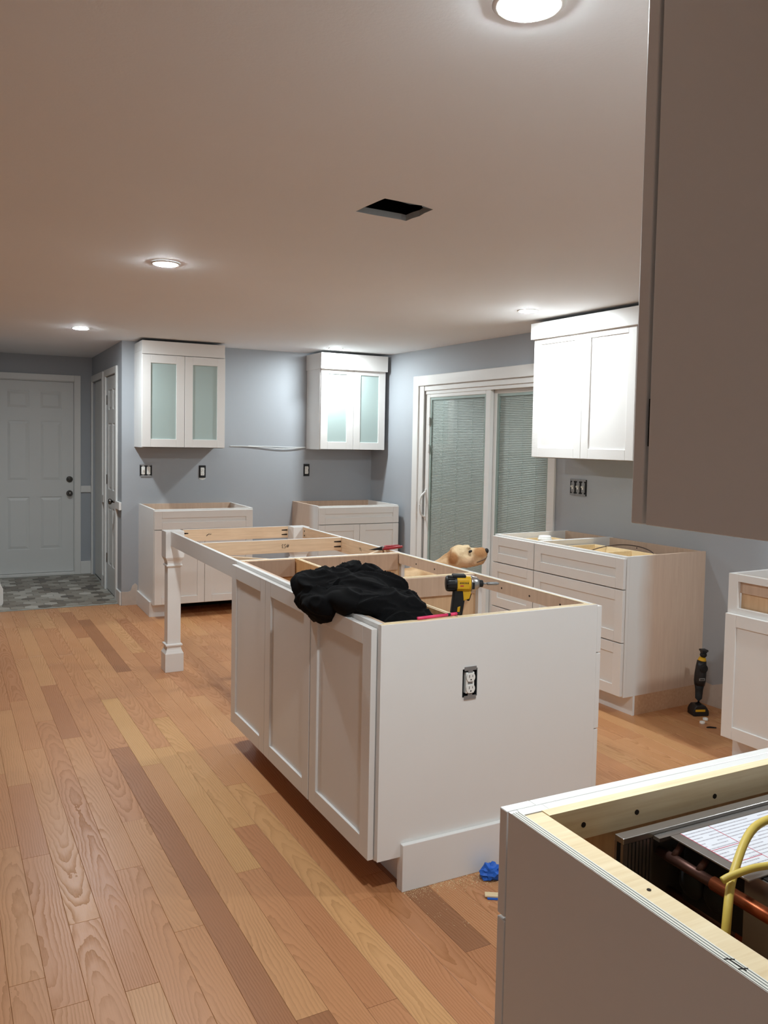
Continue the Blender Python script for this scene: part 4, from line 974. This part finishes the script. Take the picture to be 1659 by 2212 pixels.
bx('shim', 0.0, 0.10, -0.012, 0.012, 0.004, 0.010, 'edge', t, 0.001); bx('tape_scrap', 0.008, 0.05, -0.018, 0.004, 0.0, 0.0035, 'tape', t)
bm = bmesh.new(); bmesh.ops.create_icosphere(bm, subdivisions=3, radius=1.0)
random.seed(11)
for v in bm.verts:
    n = v.co.normalized(); k = 0.72 + 0.5*abs(noise.noise(n*2.2+Vector((1.3,4,2)))) + 0.35*noise.noise(n*4.5) + random.uniform(-0.05, 0.05)
    v.co = Vector((n.x*0.050*k, n.y*0.034*k, max(-0.020, n.z*0.036*k) + 0.0205))
for p, q in (((-0.056,0.0,0.045), 0.022), ((0.0,0.006,0.062), 0.016), ((0.056,0.0,0.036), 0.02), ((0.024,0.004,0.056), 0.014)):
    for v in bm.verts:
        d = (v.co-Vector(p)).length
        if d < q*1.3: v.co += (Vector(p)-v.co)*(1-d/(q*1.3))*0.8
o = ob('tape_ball', bm, 'tape'); o.location = (1.585, 2.255, 0.0005); o.rotation_euler = (0, 0, -0.3); tag(o, 'crumpled ball of blue painter tape by the island base', 'tape')
# sawdust at the foot of the island end
bm = bmesh.new(); random.seed(5)
for i in range(1100):
    u = random.random(); x = 1.27 + u*0.32; y = 2.315 - abs(random.gauss(0, 0.028)) - 0.05*max(0, u-0.35)*random.random()*2
    if random.random() < 0.25: x, y = random.uniform(1.25, 1.75), random.uniform(2.05, 2.3)
    s = random.uniform(0.0006, 0.002) if random.random() < 0.97 else 0.003; a = random.random()*PI
    v = [bm.verts.new((x+s*math.cos(a+k*2.1), y+s*math.sin(a+k*2.1), 0.0003)) for k in range(3)]; tp = bm.verts.new((x, y, 0.0003+s*0.8))
    bm.faces.new(v)
    for k in range(3): bm.faces.new((v[k], v[(k+1)%3], tp))
o = ob('sawdust', bm, 'edge'); o['kind'] = 'stuff'; tag(o, 'pale sawdust scattered at the foot of the island end panel', 'sawdust')

# ------------------------------------------------------------------ dog
def furmat():
    t = NT('yellow_dog_fur'); tc = t.n('TexCoord')
    def blob(c, r):
        mp = t.n('Mapping'); mp.inputs['Location'].default_value = tuple(-a/b for a, b in zip(c, r)); mp.inputs['Scale'].default_value = tuple(1/b for b in r)
        t.l(tc.outputs['Object'], mp.inputs[0]); ln = t.n('VectorMath', operation='LENGTH'); t.l(mp.outputs[0], ln.inputs[0])
        return t.math('SUBTRACT', 1.35, ln.outputs['Value'], True)
    nz = t.noise(t.coord(scale=(40, 40, 40)), 1.0, 5, 0.65); hair = t.noise(t.coord(scale=(260, 260, 90)), 1.0, 3, 0.6)
    nz2 = t.noise(t.coord(), 9.0, 3)
    c = t.mix(t.ramp(nz2, [(0.38, (0,0,0)), (0.62, (1,1,1))]), lin((192, 148, 104)), lin((230, 196, 154)))
    c = t.mix(t.math('MULTIPLY', blob((0.13, 0, 0.745), (0.075, 0.2, 0.045)), 2.0, True), c, lin((232, 206, 166)))
    c = t.mix(t.math('MULTIPLY', blob((0.16, 0, 0.665), (0.05, 0.2, 0.035)), 2.0, True), c, lin((226, 190, 152)))
    c = t.mix(t.math('MULTIPLY', blob((0.245, 0, 0.735), (0.05, 0.2, 0.032)), 2.0, True), c, lin((186, 138, 94)))
    c = t.mix(t.math('MULTIPLY', blob((0.052, 0, 0.695), (0.034, 0.3, 0.04)), 2.0, True), c, lin((180, 130, 86)))
    c = t.mix(t.math('MULTIPLY', hair, 0.5), c, t.mix(0.45, c, lin((120, 80, 50))))
    t.l(c, t.b.inputs['Base Color']); t.b.inputs['Roughness'].default_value = 0.85; t.b.inputs['Specular IOR Level'].default_value = 0.2
    t.bump(hair, 0.5, 0.004); return t.m
dog = thing('dog', 'yellow labrador looking up to the right behind the island', 'dog', (2.898, 4.772, 0), -0.469)
bm = bmesh.new()
def chain(pts, rads, flat=1.0, n=7):
    for (p, q), (r0, r1) in zip(zip(pts, pts[1:]), zip(rads, rads[1:])):
        for k in range(n):
            f = k/(n-1); c = Vector(p).lerp(Vector(q), f); r = r0+(r1-r0)*f; ell(bm, c, (r, r*flat, r), None, 2)
# skull, muzzle, jaw
ell(bm, (0.098, 0, 0.715), (0.072, 0.058, 0.066)); ell(bm, (0.142, 0, 0.735), (0.040, 0.048, 0.046))
chain([(0.165, 0, 0.704), (0.252, 0, 0.724)], [0.056, 0.044], 0.68)
chain([(0.15, 0, 0.672), (0.238, 0, 0.680)], [0.052, 0.038], 0.68)
ell(bm, (0.262, 0, 0.708), (0.028, 0.030, 0.042)); ell(bm, (0.135, 0.02, 0.68), (0.055, 0.045, 0.055)); ell(bm, (0.135, -0.02, 0.68), (0.055, 0.045, 0.055))
ell(bm, (0.158, 0.030, 0.768), (0.018, 0.016, 0.012)); ell(bm, (0.158, -0.030, 0.768), (0.018, 0.016, 0.012))
# neck, trunk, tail
chain([(0.075, 0, 0.685), (-0.01, 0, 0.60), (-0.10, 0, 0.535)], [0.070, 0.088, 0.105], 0.85)
chain([(-0.10, 0, 0.50), (-0.25, 0, 0.475), (-0.42, 0, 0.485), (-0.60, 0, 0.515)], [0.135, 0.145, 0.125, 0.11], 0.85)
ell(bm, (-0.20, 0, 0.57), (0.09, 0.06, 0.05)); ell(bm, (-0.05, 0, 0.45), (0.10, 0.095, 0.12))
chain([(-0.68, 0, 0.54), (-0.80, 0, 0.50), (-0.90, 0, 0.42)], [0.045, 0.028, 0.014])
# front legs, hind legs
for s in (1, -1):
    chain([(-0.09, s*0.075, 0.46), (-0.11, s*0.085, 0.32), (-0.095, s*0.085, 0.17), (-0.09, s*0.085, 0.05)], [0.065, 0.042, 0.030, 0.027])
    ell(bm, (-0.068, s*0.085, 0.026), (0.048, 0.034, 0.026))
    chain([(-0.60, s*0.075, 0.47), (-0.53, s*0.085, 0.33), (-0.66, s*0.085, 0.19), (-0.635, s*0.085, 0.05)], [0.095, 0.058, 0.030, 0.027])
    ell(bm, (-0.61, s*0.085, 0.026), (0.048, 0.034, 0.026))
    # ears hang from the side of the skull
    chain([(0.058, s*0.052, 0.738), (0.060, s*0.068, 0.700), (0.074, s*0.066, 0.655)], [0.022, 0.034, 0.016], 0.5)
def fur(co): return 0.004*noise.noise(co*22) + 0.002*noise.noise(co*70)
body = baked('body', bm, furmat(), dog, 0.0085, 5, fur)
bm = bmesh.new(); ell(bm, (0.284, 0, 0.742), (0.0155, 0.021, 0.018), None, 3); ob('nose', bm, 'rubber', dog, 0, True)
for s in (1, -1):
    bm = bmesh.new(); ell(bm, (0.170, s*0.0455, 0.742), (0.0135, 0.007, 0.0085), (-0.45, 'Y'), 3); ob('eye', bm, 'rubber', dog, 0, True)
    pts = spline([(0.287, s*0.012, 0.706), (0.272, s*0.028, 0.690), (0.248, s*0.036, 0.680), (0.216, s*0.040, 0.668)], 5)
    tb('lip', pts, [0.0028]*len(pts), 'browncable', dog, 6)
